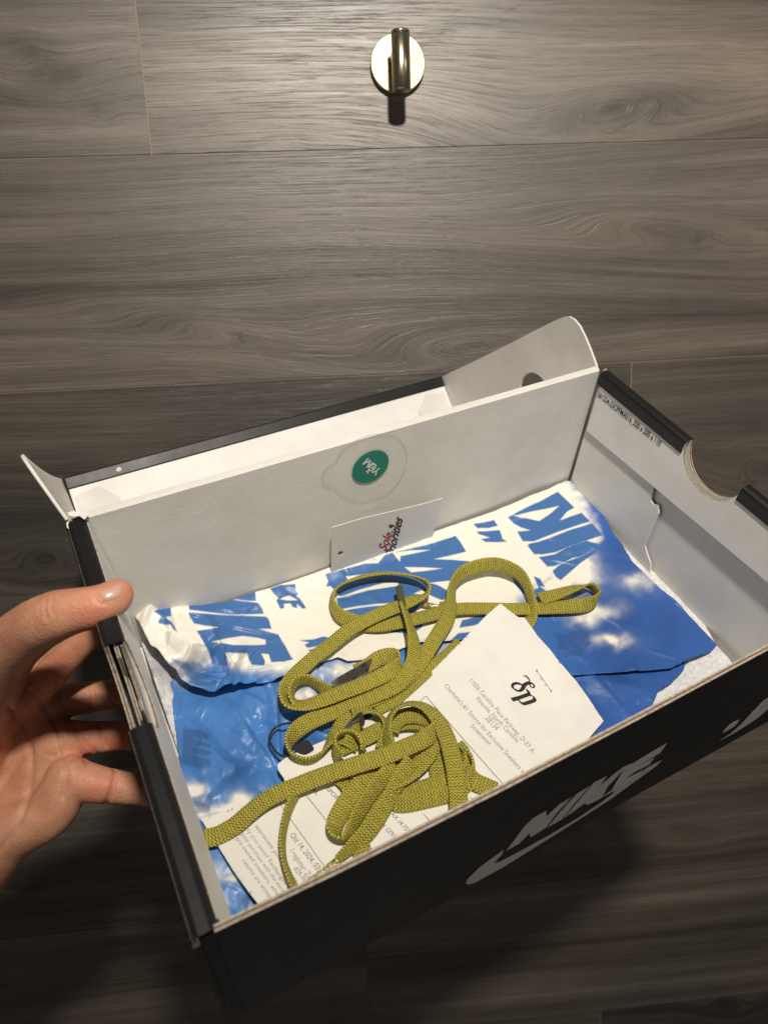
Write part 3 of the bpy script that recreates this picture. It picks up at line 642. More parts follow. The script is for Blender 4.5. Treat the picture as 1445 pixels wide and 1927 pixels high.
_n = _t.noise(_o, 120, 4, .6); _t.out(_a.outputs['Color'], _t.bump(_t.noise(_o, 45, 3, .5, .5), .003, .22, _t.bump(_n, .0012, .25)), _t.ramp(_n, [(.3, (.30,) * 3), (.7, (.46,) * 3)]))
M_WT = mat('white_tissue', (.74, .74, .75), .8, spec=.2)
_t = NT(M_WT); _o = _t.coord(); _n = _t.noise(_o, 420, 4, .7); _t.out(_t.ramp(_n, [(.35, (.60, .61, .64)), (.6, (.80, .80, .80))]), _t.bump(_n, .0008, .5))
P0 = [(.012, .0045), (.32, .0045), (.3215, .05)] + [tuple(U(*p, 2, -.105)[:2]) for p in [(1300, 1133), (1240, 1085), (1200, 1040), (1150, 985), (1105, 950)]] + [(.30, .2005), (.013, .2005)]
tw = sheet('white_tissue', P0, zl0, .0012, None, M_WT)
tag(tw, 'plain white tissue paper showing at the right corner under the blue sheet', 'tissue paper')
P2 = outl([(322, 1290), (335, 1400), (350, 1500), (385, 1600), (412, 1680), (430, 1735)], -.104) + [np.array((.014, .0045)), np.array((.19, .0045))] + outl([(1168, 1368), (1192, 1358), (1212, 1335), (1228, 1325), (1238, 1300), (1262, 1285), (1285, 1262), (1292, 1243), (1290, 1200), (1290, 1150), (1140, 1010), (1080, 925)], -.104) + [np.array((.06, .19))]
low = sheet('blue_tissue', P2, z_low, .0008, print_col(0), M_TISSUE)
tag(low, 'crumpled blue cloud-print tissue paper under the receipt at the box front', 'tissue paper')
P1 = outl([(258, 1172, -.088), (268, 1158, -.086), (300, 1143, -.088), (335, 1133, -.094)], -.1) + [np.array((.06, .2015)), np.array((.16, .2015)), np.array((.30, .1995))] + outl([(1060, 916), (1086, 922), (1098, 945), (1122, 963), (1140, 990), (1152, 1012), (1166, 1026), (1186, 1058), (1222, 1090), (1262, 1125), (1300, 1160), (1350, 1212), (1338, 1224), (1302, 1236), (1262, 1256), (1180, 1262), (1078, 1269), (1020, 1225), (940, 1190), (880, 1200), (840, 1204), (790, 1206), (730, 1228), (690, 1238), (655, 1243), (635, 1236), (590, 1248), (560, 1262), (520, 1280), (470, 1290), (430, 1302), (395, 1308), (362, 1303), (345, 1294)], -.0995) + outl([(318, 1262, -.096), (300, 1240, -.094), (288, 1228, -.092), (275, 1200, -.090)], -.1)
up = sheet('printed_tissue', P1, z_up, .0006, print_col(1), M_TISSUE)
for o_ in (up, low): 
    m_ = o_.modifiers.new('s', 'SOLIDIFY'); m_.thickness = .00025
tag(up, 'cream and blue tissue paper printed with block letters across the box back', 'tissue paper')

# ------------------------------------------------------------------ receipt
def zr(x, y):
    z = -.0972 + .0006 * np.sin(x * 60 + y * 40) + .0065 * smoothstep(.165, .215, x + .35 * (y - .1)) * smoothstep(.03, .11, y) + .0015 * smoothstep(.05, .015, x)
    a, b = U(928, 1195, 2, -.092)[:2], U(1002, 1440, 2, -.092)[:2]; d = b - a; nn = np.array([-d[1], d[0]]) / np.linalg.norm(d)
    q = (x - a[0]) * nn[0] + (y - a[1]) * nn[1]; return z + .0011 * np.exp(-np.abs(q) / .004)
RCP = [(940, 1140), (958, 1154), (974, 1166), (985, 1166), (992, 1176), (1000, 1186), (1010, 1200), (1022, 1212), (1034, 1224), (1050, 1243), (1068, 1262), (1084, 1278), (1108, 1308), (1138, 1351), (1080, 1420), (1040, 1462)]
RZ = -.0935
Pr = [tuple(U(*p, 2, RZ)[:2]) for p in RCP] + [(.19, .0045), (.03, .0045)] + [tuple(U(*p, 2, -.0965)[:2]) for p in [(494, 1712), (470, 1682), (440, 1640), (415, 1600), (396, 1570), (378, 1541), (420, 1528), (475, 1508), (540, 1490), (535, 1465), (523, 1448), (522, 1438), (540, 1424), (590, 1402), (640, 1380), (700, 1346), (748, 1322), (800, 1275), (850, 1226), (900, 1180)]]
M_RCPT = mat('thermal_paper', (.80, .775, .70), .5, spec=.3)
_t = NT(M_RCPT); _n = _t.noise(_t.coord(), 60, 4, .55); _t.out(_t.ramp(_n, [(.3, (.80, .785, .73)), (.7, (.86, .85, .80))]), _t.bump(_n, .002, .12))
rcp = sheet('receipt', Pr, zr, .0010, None, M_RCPT)
tag(rcp, 'long creased white till receipt with printed address lines among the olive laces', 'receipt')
unP = lambda px, py: U(px, py, 2, RZ); unP2 = lambda px, py: U(px, py, 2, -.0970)
def rt(s, a, b, up_, m_=M_INKL, un=unP, **k): return text_on('printed_text', s, a, b, up_, un, m_, (0, 0, 1), .00016, rcp, None, zf=zr, **k)
rt('11026 Carolina Place Parkway, D-27 A', (884, 1276), (1003, 1412), (6.5, -5))
rt('Pineville, North Carolina', (896, 1310), (974, 1392), (6.5, -5))
rt('28134', (914, 1346), (934, 1369), (9, -7))
rt("Charlotte's #1 Source for Exclusive Sneakers and", (836, 1285), (993, 1458), (6.5, -5))
rt('Streetwear', (886, 1360), (922, 1396), (6.5, -5))
rt('AX (4.75%', (734, 1533), (769, 1571), (6.5, -5), M_INKG, unP2)
rt('X (2%)', (716, 1553), (741, 1578), (6.5, -5), M_INKG, unP2)
rt('P', (717, 1595), (721, 1599), (9, -5), M_INKG, unP2)
rt('SPORTI', (613, 1486), (640, 1514), (6.5, -5), M_INKG, unP2)
rt('AL', (585, 1487), (596, 1497), (6.5, -5), M_INKG, unP2)
rt('Oct 14, 2024, 03:2', (545, 1571), (601, 1644), (9, -6), M_INKG, unP2)
rt('l register: Zac', (545, 1601), (583, 1658), (9, -6), M_INKL, unP2)
rt('#24-9653', (552, 1634), (576, 1668), (9, -6), M_INKL, unP2)
rt('appreciate your business', (480, 1555), (556, 1662), (6.5, -5), M_INKL, unP2)
rt('cy you soon! Exchanges are', (464, 1562), (548, 1684), (6.5, -5), M_INKL, unP2)
rt('your purchase with the except', (453, 1571), (538, 1690), (6.5, -5), M_INKL, unP2)
rt('pre-owned sneakers, which', (444, 1580), (526, 1694), (6.5, -5), M_INKL, unP2)
rt('returns are accepted', (456, 1622), (516, 1704), (6.5, -5), M_INKL, unP2)
rt('ch', (695, 1396), (704, 1402), (6.5, -5), M_INKL, unP2)
Z = lambda pts: zoomed(940, 1220, 12.04, pts)
decal('printed_monogram', [[Z([(262, 800), (290, 755), (350, 733), (430, 738), (520, 778), (570, 745), (640, 722), (700, 728), (765, 765), (815, 820), (805, 862), (760, 870), (700, 845), (680, 800), (650, 795), (600, 840), (585, 880), (540, 930), (470, 950), (390, 935), (310, 880), (270, 845)]), Z([(325, 830), (345, 800), (420, 785), (490, 800), (505, 825), (480, 870), (440, 905), (390, 895), (340, 865)]), Z([(705, 800), (720, 778), (760, 800), (775, 835), (745, 845), (715, 825)])],
                        [Z([(255, 1088), (420, 1040), (640, 965), (600, 890), (625, 880), (690, 940), (728, 1015), (780, 1040), (830, 1085), (852, 1130), (830, 1165), (720, 1205), (600, 1238), (540, 1232), (470, 1180), (425, 1130), (318, 1165), (285, 1130)]), Z([(455, 1118), (560, 1080), (700, 1035), (755, 1045), (770, 1090), (740, 1110), (600, 1155), (530, 1175), (490, 1155)])]],
      unP, M_INK, (0, 0, 1), .0002, rcp, zf=zr)
strokes('printed_flourish', [Z([(540, 605), (600, 610), (650, 650), (680, 700), (690, 740)])], unP, 2.4, M_INK, rcp, (0, 0, 1), .0002, zr)
strokes('printed_lines', [Z([(838, 508), (930, 620), (1060, 780), (1170, 930), (1195, 925)]), Z([(935, 650), (945, 705), (970, 690)]), Z([(1020, 790), (1045, 815), (1075, 805)]), (Z([(825, 495), (860, 515)]), 3.0), (Z([(1160, 925), (1190, 945)]), 3.0)], unP, .9, M_INKG, rcp, (0, 0, 1), .0002, zr)
def longline(a, b, n=14): return [(a[0] + (b[0] - a[0]) * t, a[1] + (b[1] - a[1]) * t) for t in np.linspace(0, 1, n)]
for seg_, un_ in ((longline((783, 1322), (800, 1304), 4) + longline((803, 1304), (955, 1476)), unP), (longline((886, 1494), (896, 1504), 4), unP), (longline((527, 1513), (612, 1632)), unP2), (longline((575, 1495), (660, 1602)), unP2), (longline((796, 1532), (812, 1550), 5), unP2)):
    strokes('printed_line', [seg_], un_, 1.25, M_INKG, rcp, (0, 0, 1), .0002, zr)

# ------------------------------------------------------------------ shoelaces
M_LACE = mat('olive_braid', (.33, .29, .03), .62, spec=.35)
_t = NT(M_LACE); _uv = _t.coord('UV'); _s = _t.n('ShaderNodeSeparateXYZ'); _t.l(_uv, _s.inputs[0])
# chevron braid: u along the lace in mm, v across (-1..1)
_av = _t.math('ABSOLUTE', _s.outputs[1])
_v = _t.math('MULTIPLY', _s.outputs[1], 4.75)
def tri(q): return _t.math('ABSOLUTE', _t.math('SUBTRACT', _t.math('FRACT', q), .5))
_cv = tri(_t.math('MULTIPLY', _s.outputs[1], 2.5)); _z = _t.math('ADD', _s.outputs[0], _t.math('MULTIPLY', _cv, 1.9))
_a1 = _t.math('SINE', _t.math('MULTIPLY', _t.math('ADD', _s.outputs[0], _v), 2.9)); _a2 = _t.math('SINE', _t.math('MULTIPLY', _t.math('SUBTRACT', _s.outputs[0], _v), 2.9))
_h = _t.math('MULTIPLY', _t.math('ADD', _a1, 1.0), _t.math('ADD', _a2, 1.0)); _hz = _t.math('MULTIPLY', _t.math('ADD', _t.math('SINE', _t.math('MULTIPLY', _z, 4.1)), 1.0), _t.math('SUBTRACT', .56, _t.math('MULTIPLY', _cv, .28)))
_h = _t.math('ADD', _t.math('MULTIPLY', _h, .07), _t.math('MULTIPLY', _hz, .72))
_nz = _t.noise(_t.coord(), 900, 3, .6); _nl = _t.noise(_t.coord(), 40, 3, .5)
_c = _t.ramp(_t.math('ADD', _t.math('MULTIPLY', _h, .8), _t.math('MULTIPLY', _nz, .35)), [(.14, (.10, .083, .005)), (.34, (.37, .318, .024)), (.60, (.56, .49, .06)), (.95, (.88, .80, .26))])
_c = _t.mix(1.0, _c, _t.ramp(_nl, [(.3, (.88, .90, .9)), (.7, (1.06, 1.04, 1.0))]), 'MULTIPLY')
_t.out(_c, _t.bump(_t.math('ADD', _h, _t.math('MULTIPLY', _nz, .35)), .0011, .9))
BASE = -.0985
def ribbon(V, Fc, UV, pts, width=.0092, th=.0017, n=10, u0=0.0, lift=0.0):
    ctrl = []
    for p in pts:
        px, py, h, tl = p[:4]; wq = p[4] if len(p) > 4 else 1.0
        q = U(px, py, 2, BASE + h * .001); ctrl.append([*q, math.radians(tl), wq])
    Q = np.array(catmull(ctrl, n)); Q[:, 2] += lift * .001; P = Q[:, :3]; Tn = np.gradient(P, axis=0); Tn /= np.linalg.norm(Tn, axis=1)[:, None] + 1e-12
    for _ in range(2): Tn[1:-1] = (Tn[:-2] + Tn[1:-1] * 2 + Tn[2:]) / 4
    Tn /= np.linalg.norm(Tn, axis=1)[:, None]
    Sd = np.cross(Tn, [0, 0, 1]); Sd /= np.linalg.norm(Sd, axis=1)[:, None]; Up = np.cross(Sd, Tn)
    ca = np.cos(Q[:, 3])[:, None]; sa = np.sin(Q[:, 3])[:, None]; A = Sd * ca + Up * sa; B = -Sd * sa + Up * ca
    prof = [(-1, 0), (-.93, .75), (-.6, 1), (0, 1.05), (.6, 1), (.93, .75), (1, 0), (.93, -.75), (.6, -1), (0, -1.05), (-.6, -1), (-.93, -.75)]
    k = len(prof); s = len(V); u = u0
    for i in range(len(P)):
        if i: u += np.linalg.norm(P[i] - P[i - 1]) * 1000
        for a, b in prof:
            V.append(P[i] + A[i] * a * width / 2 * Q[i, 4] + B[i] * b * th / 2 * (1 + .25 * (1 - Q[i, 4]))); UV.append((u, a))
    for i in range(len(P) - 1):
        for j in range(k): Fc.append((s + i * k + j, s + i * k + (j + 1) % k, s + (i + 1) * k + (j + 1) % k, s + (i + 1) * k + j))
    Fc.append(tuple(s + j for j in range(k))[::-1]); Fc.append(tuple(s + (len(P) - 1) * k + j for j in range(k)))
    return P, Tn
def lace(name, runs, label, lift):
    V, Fc, UV = [], [], []
    for r in runs: ribbon(V, Fc, UV, r, u0=random.random() * 20, lift=lift)
    o = new_obj(name, V, Fc, M_LACE, None, BM, smooth=True); me = o.data
    ul = me.uv_layers.new(name='UVMap'); li = np.empty(len(me.loops), int); me.loops.foreach_get('vertex_index', li); ul.data.foreach_set('uv', np.array(UV)[li].ravel())
    return tag(o, label, 'shoelace', 'olive shoelaces heaped in the box')
A_RUNS = [
 # oval loop upper left, long strip to the lower left and back to the metal tag
 [(1015, 1128, 3.0, 0), (1040, 1122, 3.2, 8), (1066, 1113, 4.0, 25), (1093, 1105, 4.6, 45), (1112, 1106, 5.2, 75), (1125, 1120, 5, 90), (1116, 1134, 4.5, 70), (1091, 1141, 3.2, 30), (1049, 1145, 2.0, 5), (1008, 1147, 1.5, 0), (966, 1148, 1.3, 0), (911, 1147, 1.3, 0), (860, 1148, 1.5, 0), (824, 1156, 1.5, 0), (791, 1164, 1.5, 0), (749, 1173, 1.5, 5), (708, 1178, 1.6, 10), (672, 1173, 2.2, 30), (640, 1160, 4.0, 60), (625, 1136, 5.0, 75), (631, 1112, 5.0, 65), (655, 1096, 4.8, 50), (694, 1084, 4.8, 42), (735, 1080, 5.0, 42), (777, 1086, 5.2, 50), (800, 1098, 5.5, 70), (806, 1110, 6, 95), (798, 1122, 6.0, 135), (777, 1131, 6.0, 165), (749, 1143, 5.6, 176), (708, 1160, 5.0, 180), (672, 1178, 4.6, 180), (649, 1193, 4.2, 180), (619, 1218, 3.6, 180), (589, 1241, 3.4, 180), (562, 1266, 3.6, 186), (543, 1290, 4.2, 210), (535, 1312, 4.8, 235), (545, 1330, 5.2, 232), (575, 1329, 6.0, 205), (610, 1318, 7.0, 190), (640, 1306, 7.4, 184), (680, 1291, 7.8, 180), (718, 1274, 8.0, 170), (742, 1261, 8.0, 140), (752, 1246, 8, 100), (740, 1236, 7.0, 50), (715, 1240, 5.5, 20), (695, 1252, 4.5, 0), (670, 1265, 3.5, 0)],
 # small inner curl
 [(648, 1308, 3, 20), (620, 1304, 3.5, 50), (601, 1292, 4, 80), (580, 1281, 4.2, 86), (560, 1284, 4, 84), (549, 1300, 3.5, 80), (552, 1318, 3, 60), (570, 1330, 2.2, 20)],
 # arch at the right and its strip to the lower left, round the lower left turn
 [(985, 1185, -.3, 10, .9), (997, 1166, .6, 35), (1000, 1138, 3.2, 70), (994, 1111, 5.2, 78), (983, 1090, 6.2, 72), (969, 1077, 7.0, 65), (944, 1066, 7.6, 58), (919, 1064, 7.8, 52), (891, 1070, 7.6, 50), (868, 1081, 7.0, 55), (854, 1098, 6.4, 65), (849, 1120, 5.6, 55), (848, 1142, 4.6, 35), (841, 1168, 3.8, 18), (826, 1192, 3.2, 5), (812, 1214, 2.8, 0), (797, 1238, 2.6, 0), (780, 1262, 2.4, 0), (752, 1290, 2.4, 0), (722, 1308, 2.6, 0), (690, 1322, 3.0, 0), (650, 1334, 3.4, 0), (610, 1348, 3.8, 5), (575, 1364, 4.2, 20), (553, 1382, 4.8, 50), (543, 1402, 5.4, 72), (551, 1424, 5.6, 82), (577, 1434, 5.2, 84), (602, 1424, 5.0, 80), (618, 1402, 5.2, 60), (634, 1378, 5.6, 30), (652, 1356, 5.6, 12), (676, 1340, 5.8, 25), (700, 1340, 6.2, 50), (719, 1351, 6.0, 62), (729, 1370, 5.4, 55), (728, 1392, 4.5, 30), (722, 1412, 3.5, 10)],
 # strip with the dark aglet
 [(757, 1138, 8.0, 55, .75), (764, 1158, 7.6, 52, .8), (771, 1178, 7.2, 50, .9), (777, 1200, 6.6, 42), (779, 1225, 6.0, 32), (776, 1250, 5.6, 24), (762, 1276, 5.2, 12), (735, 1297, 5.0, 4), (700, 1312, 4.8, 0), (660, 1326, 4.2, 0), (625, 1340, 3.0, 0)],
 # strip that comes from under the receipt
 [(868, 1212, -3.2, 0), (845, 1233, -2.2, 0), (824, 1250, -1.0, 0), (796, 1270, .4, 0), (763, 1298, .8, 0), (735, 1320, 1.2, 0), (705, 1335, 1.5, 0)],
 # gold tipped short end under the oval loop
 [(855, 1146, .6, 10, .8), (838, 1143, 1.0, 20, .7), (826, 1141, 1.4, 25, .5)],
]
la = lace('shoelace', A_RUNS, 'olive shoelace looped wide over the printed tissue, its dark tip pointing up', .9)
B_RUNS = [
 # bottom of heap: flat low runs
 [(846, 1498, 2.0, 40), (824, 1503, 2.4, 42), (793, 1510, 2.8, 42), (762, 1516, 3.0, 45), (742, 1515, 3.2, 55), (731, 1503, 4, 80), (738, 1487, 4.2, 60), (757, 1470, 4.6, 25), (779, 1452, 5.0, 10), (798, 1432, 5.4, 5), (810, 1412, 5.6, 0), (815, 1392, 5.6, 0)],
 [(745, 1502, 1.6, 0), (775, 1494, 1.8, 0), (806, 1484, 2.0, 0), (830, 1474, 2.2, 0), (850, 1462, 2, 0)],
 [(830, 1502, 1.2, 0), (826, 1470, 1.6, 0), (822, 1440, 2.0, 0), (818, 1410, 2.4, 0)],
 [(932, 1492, .8, 5), (912, 1483, 1.2, 5), (892, 1474, 1.8, 10), (875, 1458, 2.6, 30), (868, 1438, 3.6, 60), (872, 1418, 4.2, 80), (884, 1430, 4.5, 85), (890, 1452, 4.0, 75), (880, 1474, 3.0, 40), (862, 1482, 2.0, 10)],
 [(861, 1404, 2.5, 30), (873, 1412, 3, 50), (880, 1432, 3.2, 60), (878, 1456, 3.0, 40), (868, 1474, 2.4, 20)],
 # short bits
 [(688, 1665, .0, 0), (687, 1642, .3, 0), (685, 1625, .6, 0), (682, 1608, .8, 0), (678, 1596, .8, 0), (670, 1570, 1.0, 0)],
 [(640, 1466, 1.8, 10), (652, 1478, 2.4, 20), (662, 1492, 2.8, 20), (670, 1505, 3, 10)],
 # inner loop centre
 [(655, 1402, 1.0, 0), (680, 1392, 1.2, 0), (700, 1384, 1.5, 0), (722, 1374, 2.0, 0), (745, 1366, 2.6, 0), (770, 1362, 3.2, 0), (795, 1365, 3.6, 0), (815, 1375, 3.8, 0)],
 [(668, 1340, 5.0, 60), (672, 1356, 5.4, 60), (668, 1376, 5.2, 50), (662, 1396, 4.6, 40), (655, 1412, 4, 20)],
 [(640, 1412, 2.0, 0), (665, 1400, 2.6, 0), (690, 1390, 2.8, 0), (712, 1378, 3.2, 0), (735, 1370, 3, 0)],
 # small round curl
 [(640, 1430, 5.5, 60), (630, 1412, 6.6, 78), (632, 1393, 7.2, 84), (648, 1384, 7.6, 84), (666, 1386, 7.6, 82), (679, 1400, 7.2, 80), (684, 1416, 6.2, 70)],
 # two leaves running down to the front left
 [(748, 1430, 4.0, 10), (715, 1446, 4.0, 12), (688, 1468, 3.8, 14), (666, 1494, 3.6, 14), (646, 1522, 3.4, 14), (632, 1550, 3.4, 20), (630, 1572, 3.8, 50), (643, 1584, 4.8, 85), (657, 1570, 5.2, 112), (668, 1546, 5.4, 122), (684, 1518, 5.8, 128), (702, 1490, 6.2, 132), (722, 1466, 6.6, 140), (745, 1446, 7.0, 150)],
 [(775, 1436, 8.0, 34), (756, 1462, 7.6, 38), (740, 1490, 6.8, 42), (725, 1518, 6.0, 42), (708, 1546, 5.0, 40), (688, 1572, 4.0, 40), (664, 1594, 3.0, 50, .85), (646, 1611, 2.6, 55, .6), (634, 1621, 2.4, 55, .42)],
 [(682, 1580, .8, 10), (690, 1558, .8, 10), (700, 1530, .8, 12), (714, 1500, 1.2, 12), (730, 1470, 1.8, 5)],
 # thin standing strip at the front left
 [(572, 1478, 2.4, 70), (561, 1493, 2.8, 74), (547, 1518, 3.0, 76), (537, 1549, 3.2, 78), (532, 1583, 3.2, 78), (534, 1616, 3.0, 78), (543, 1646, 2.8, 72), (554, 1670, 2.4, 66), (566, 1690, 2.0, 60)],
 # big round loop on top
 [(742, 1432, 6.0, 40), (733, 1408, 7.6, 60), (728, 1382, 8.8, 66), (732, 1356, 10.0, 66), (746, 1337, 11.0, 60), (768, 1328, 11.5, 50), (793, 1332, 11.4, 38), (813, 1346, 10.8, 26), (828, 1366, 10, 15), (840, 1392, 9.0, 6), (849, 1422, 8.0, 0), (855, 1452, 7.0, 0), (859, 1480, 6.0, 0), (862, 1505, 5.0, 0), (862, 1530, 4, 0)],
 # the long diagonal band on top
 [(372, 1592, 1.0, 0), (386, 1582, 1.0, 0), (412, 1575, 1.2, 0), (443, 1557, 1.8, 2), (468, 1535, 2.6, 6), (495, 1513, 3.4, 6), (525, 1496, 4.4, 2), (560, 1482, 5.4, 0), (595, 1468, 6.6, 0), (635, 1454, 8.0, 0), (679, 1440, 9.4, -4), (724, 1426, 10.4, -6), (760, 1411, 10.8, -6), (790, 1398, 10.6, -10), (810, 1385, 10.0, -40), (818, 1370, 9.0, -90), (808, 1358, 8.0, -130), (785, 1350, 6.8, -160), (760, 1352, 5.6, -175), (742, 1364, 4.6, -180), (735, 1380, 3.6, -180)],
]
lb = lace('shoelace', B_RUNS, 'olive shoelace heaped in tight loops on the receipt, clear tip near the front', 2.0)
M_AGDK = mat('dark_olive_aglet', (.085, .075, .018), .35, spec=.5); M_AGCL = mat('clear_gold_aglet', (.36, .30, .06), .12, spec=.9)
_t = NT(M_AGCL); _n = _t.noise(_t.coord(), 500, 3, .6); _t.out(_t.ramp(_n, [(.35, (.10, .085, .012)), (.5, (.35, .29, .05)), (.62, (.85, .80, .55))]), _t.bump(_n, .0012, .8))
def aglet(parent, a, b, r, m_, flat=1.0):
    A = U(*a[:2], 2, BASE + a[2] * .001); B = U(*b[:2], 2, BASE + b[2] * .001); d = B - A; L = float(np.linalg.norm(d))
    return lathe('aglet', [(r * .75, 0), (r, .0008), (r, L - .0008), (r * .7, L)], A, d, m_, parent, 20)
aglet(la, (750, 1104, 9.0), (758, 1143, 8.2), .0021, M_AGDK)
aglet(la, (794, 1136, 2.0), (829, 1143, 1.6), .0015, M_AGCL)
aglet(lb, (578, 1667, 1.6), (641, 1616, 2.6), .0020, M_AGCL)

# ------------------------------------------------------------------ metal lace tags and black cord tag
M_GUN = mat('gunmetal', (.30, .28, .25), .3, 1.0)
_t = NT(M_GUN); _n = _t.noise(_t.coord(), 120, 3, .6); _t.out(None, None, _t.ramp(_n, [(.3, (.22,) * 3), (.7, (.45,) * 3)]))
def plate(outer, inner, h, m_, label, extra=None):
    un = lambda px, py: U(px, py, 2, BASE + h * .001)
    o = slab('metal_lace_tag', [[un(*p) for p in outer]] + ([[un(*p) for p in inner]] if inner else []), (0, 0, -.0009), m_, None, BM)
    bevel(o, .0003); return tag(o, label, 'lace tag')
Z = lambda pts: zoomed(500, 1000, 3.6125, pts)
plate(Z([(445, 1030), (480, 995), (700, 870), (722, 862), (712, 905), (695, 960), (560, 1040), (450, 1085)]), None, 7.6, M_GUN, 'flat gunmetal lace tag lying under the oval lace loop on the tissue')
tg = bpy.data.objects['metal_lace_tag']
slab('raised_panel', [[U(*p, 2, BASE + .0079) for p in Z([(480, 1025), (500, 1003), (690, 905), (683, 935), (670, 955), (520, 1035)])]], (0, 0, -.0004), M_DARKST, tg)
Z = lambda pts: zoomed(480, 1280, 4.516, pts)
plate(Z([(735, 430), (800, 345), (885, 270), (910, 265), (935, 350), (925, 385), (905, 400), (890, 330), (840, 360), (790, 430), (760, 450)]), None, 11.5, M_GUN, 'bent gunmetal lace tag ring threaded by the olive lace in the heap')
Z = lambda pts: zoomed(480, 1280, 4.516, pts)
bt = slab('black_hang_tag', [[U(*p, 2, -.1005 + .0035) for p in catmull(Z([(330, 590), (345, 560), (440, 515), (470, 540), (500, 585), (485, 610), (420, 640), (350, 615)]), 3, True)]], (0, 0, .001), mat('black_rubber', (.012, .012, .014), .45), None, BM)
tag(bt, 'small matt black tag inside the left lace loop, tied with a thin black cord', 'tag')
def tube(name, P, r, m_, parent, mw=None, k=8):
    P = np.array(P); Tn = np.gradient(P, axis=0); Tn /= np.linalg.norm(Tn, axis=1)[:, None]; V = []; Fc = []
    for i, p in enumerate(P):
        a = np.cross(Tn[i], [0, 0, 1]); a /= np.linalg.norm(a) + 1e-9; b = np.cross(a, Tn[i])
        for j in range(k): t = 2 * math.pi * j / k + i * .5 * 0; V.append(p + (a * math.cos(t) + b * math.sin(t)) * r * (1 + .18 * math.sin(i * 1.9 + j * 2.2)))
    for i in range(len(P) - 1):
        for j in range(k): Fc.append((i * k + j, i * k + (j + 1) % k, (i + 1) * k + (j + 1) % k, (i + 1) * k + j))
    return new_obj(name, V, Fc, m_, parent, mw, smooth=True)
cp = catmull([U(*p, 2, z) for p, z in zip(Z([(420, 372), (330, 365), (240, 372), (170, 405), (130, 460), (122, 510), (150, 570), (190, 620), (245, 645), (330, 620)]), [-.095, -.0955, -.096, -.0965, -.0965, -.097, -.097, -.097, -.0965, -.096])], 6)
tube('cord', cp, .0006, mat('black_cord', (.015, .015, .018), .6), bt)

# ------------------------------------------------------------------ the hand
M_SKIN = mat('skin', (.60, .34, .22), .45, spec=.4)
b_ = M_SKIN.node_tree.nodes['Principled BSDF']; b_.inputs['Subsurface Weight'].default_value = .22; b_.inputs['Subsurface Radius'].default_value = (.006, .0025, .0015); b_.inputs['Subsurface Scale'].default_value = 1.0
_t = NT(M_SKIN); _o = _t.coord(); _n = _t.noise(_o, 55, 4, .6); _f = _t.noise(_o, 520, 3, .6); _v = _t.n('ShaderNodeTexVoronoi'); _v.inputs['Scale'].default_value = 900; _t.l(_o, _v.inputs['Vector'])
_red = _t.n('ShaderNodeAttribute', attribute_name='flush')
_c = _t.ramp(_n, [(.3, (.54, .245, .145)), (.5, (.66, .325, .20)), (.7, (.74, .40, .26))]); _c = _t.mix(_red.outputs['Fac'], _c, (.68, .20, .13))
_t.out(_c, _t.bump(_v.outputs['Distance'], .0005, .35, _t.bump(_f, .0009, .26)), _t.ramp(_f, [(.3, (.40,) * 3), (.7, (.56,) * 3)]))
CH = dict(
 thumb=[(-140, 1470, .425, 20), (-50, 1335, .392, 19), (10, 1232, .356, 14.4), (58, 1186, .339, 12.8), (103, 1161, .329, 11.6), (140, 1150, .326, 10.3), (182, 1142, .325, 9.4), (212, 1127, .327, 8.3), (223, 1118, .328, 7.0)],
 index=[(50, 1305, .418, 11.5), (98, 1262, .412, 10.5), (145, 1215, .407, 9), (185, 1178, .404, 8.4)],
 middle=[(80, 1330, .428, 11.5), (135, 1317, .437, 10), (200, 1308, .443, 9), (250, 1305, .447, 8.8), (320, 1315, .455, 8.2)],
 ring=[(110, 1392, .424, 11.8), (158, 1390, .428, 10.2), (205, 1386, .432, 8.9), (250, 1383, .437, 8.6), (320, 1392, .448, 8)],
 pinky=[(128, 1462, .412, 11.8), (178, 1475, .411, 10.2), (228, 1482, .414, 9.0), (275, 1488, .420, 8.4), (335, 1503, .433, 7.4)],
 p1=[(50, 1300, .42, 12), (-20, 1400, .43, 15), (-100, 1560, .44, 17)], p2=[(80, 1335, .428, 12), (15, 1450, .432, 15), (-75, 1600, .44, 18)],
 p3=[(112, 1395, .424, 12.5), (55, 1490, .424, 14.5), (-40, 1610, .43, 18)], p4=[(132, 1465, .412, 12.5), (92, 1528, .410, 14), (15, 1570, .415, 17), (-70, 1660, .425, 21)],
 p5=[(-20, 1300, .40, 14), (-40, 1400, .415, 17), (-90, 1540, .43, 19)], arm=[(-100, 1600, .435, 24), (-170, 1720, .44, 26), (-260, 1860, .45, 29), (-420, 2100, .46, 33), (-700, 2500, .48, 38)])
bm = bmesh.new()
for ch in CH.values():
    Q = catmull(ch, 14)
    P = [D(q[0], q[1], q[2]) for q in Q]
    last = None
    for p, q in zip(P, Q):
        r = q[3] * .001
        if last is not None and np.linalg.norm(p - last) < r * .10: continue
        last = p; bmesh.ops.create_icosphere(bm, subdivisions=3, radius=r, matrix=Matrix.Translation(Vector(p)))
me = bpy.data.meshes.new('hand'); bm.to_mesh(me); bm.free()
tmp = bpy.data.objects.new('tmp', me); COL.objects.link(tmp)
m_ = tmp.modifiers.new('r', 'REMESH'); m_.mode = 'VOXEL'; m_.voxel_size = .0011
m_ = tmp.modifiers.new('s', 'SMOOTH'); m_.factor = .6; m_.iterations = 22
dg = bpy.context.evaluated_depsgraph_get(); me2 = bpy.data.meshes.new_from_object(tmp.evaluated_get(dg)); bpy.data.objects.remove(tmp)
co = np.empty(len(me2.vertices) * 3); me2.vertices.foreach_get('co', co); co = co.reshape(-1, 3)
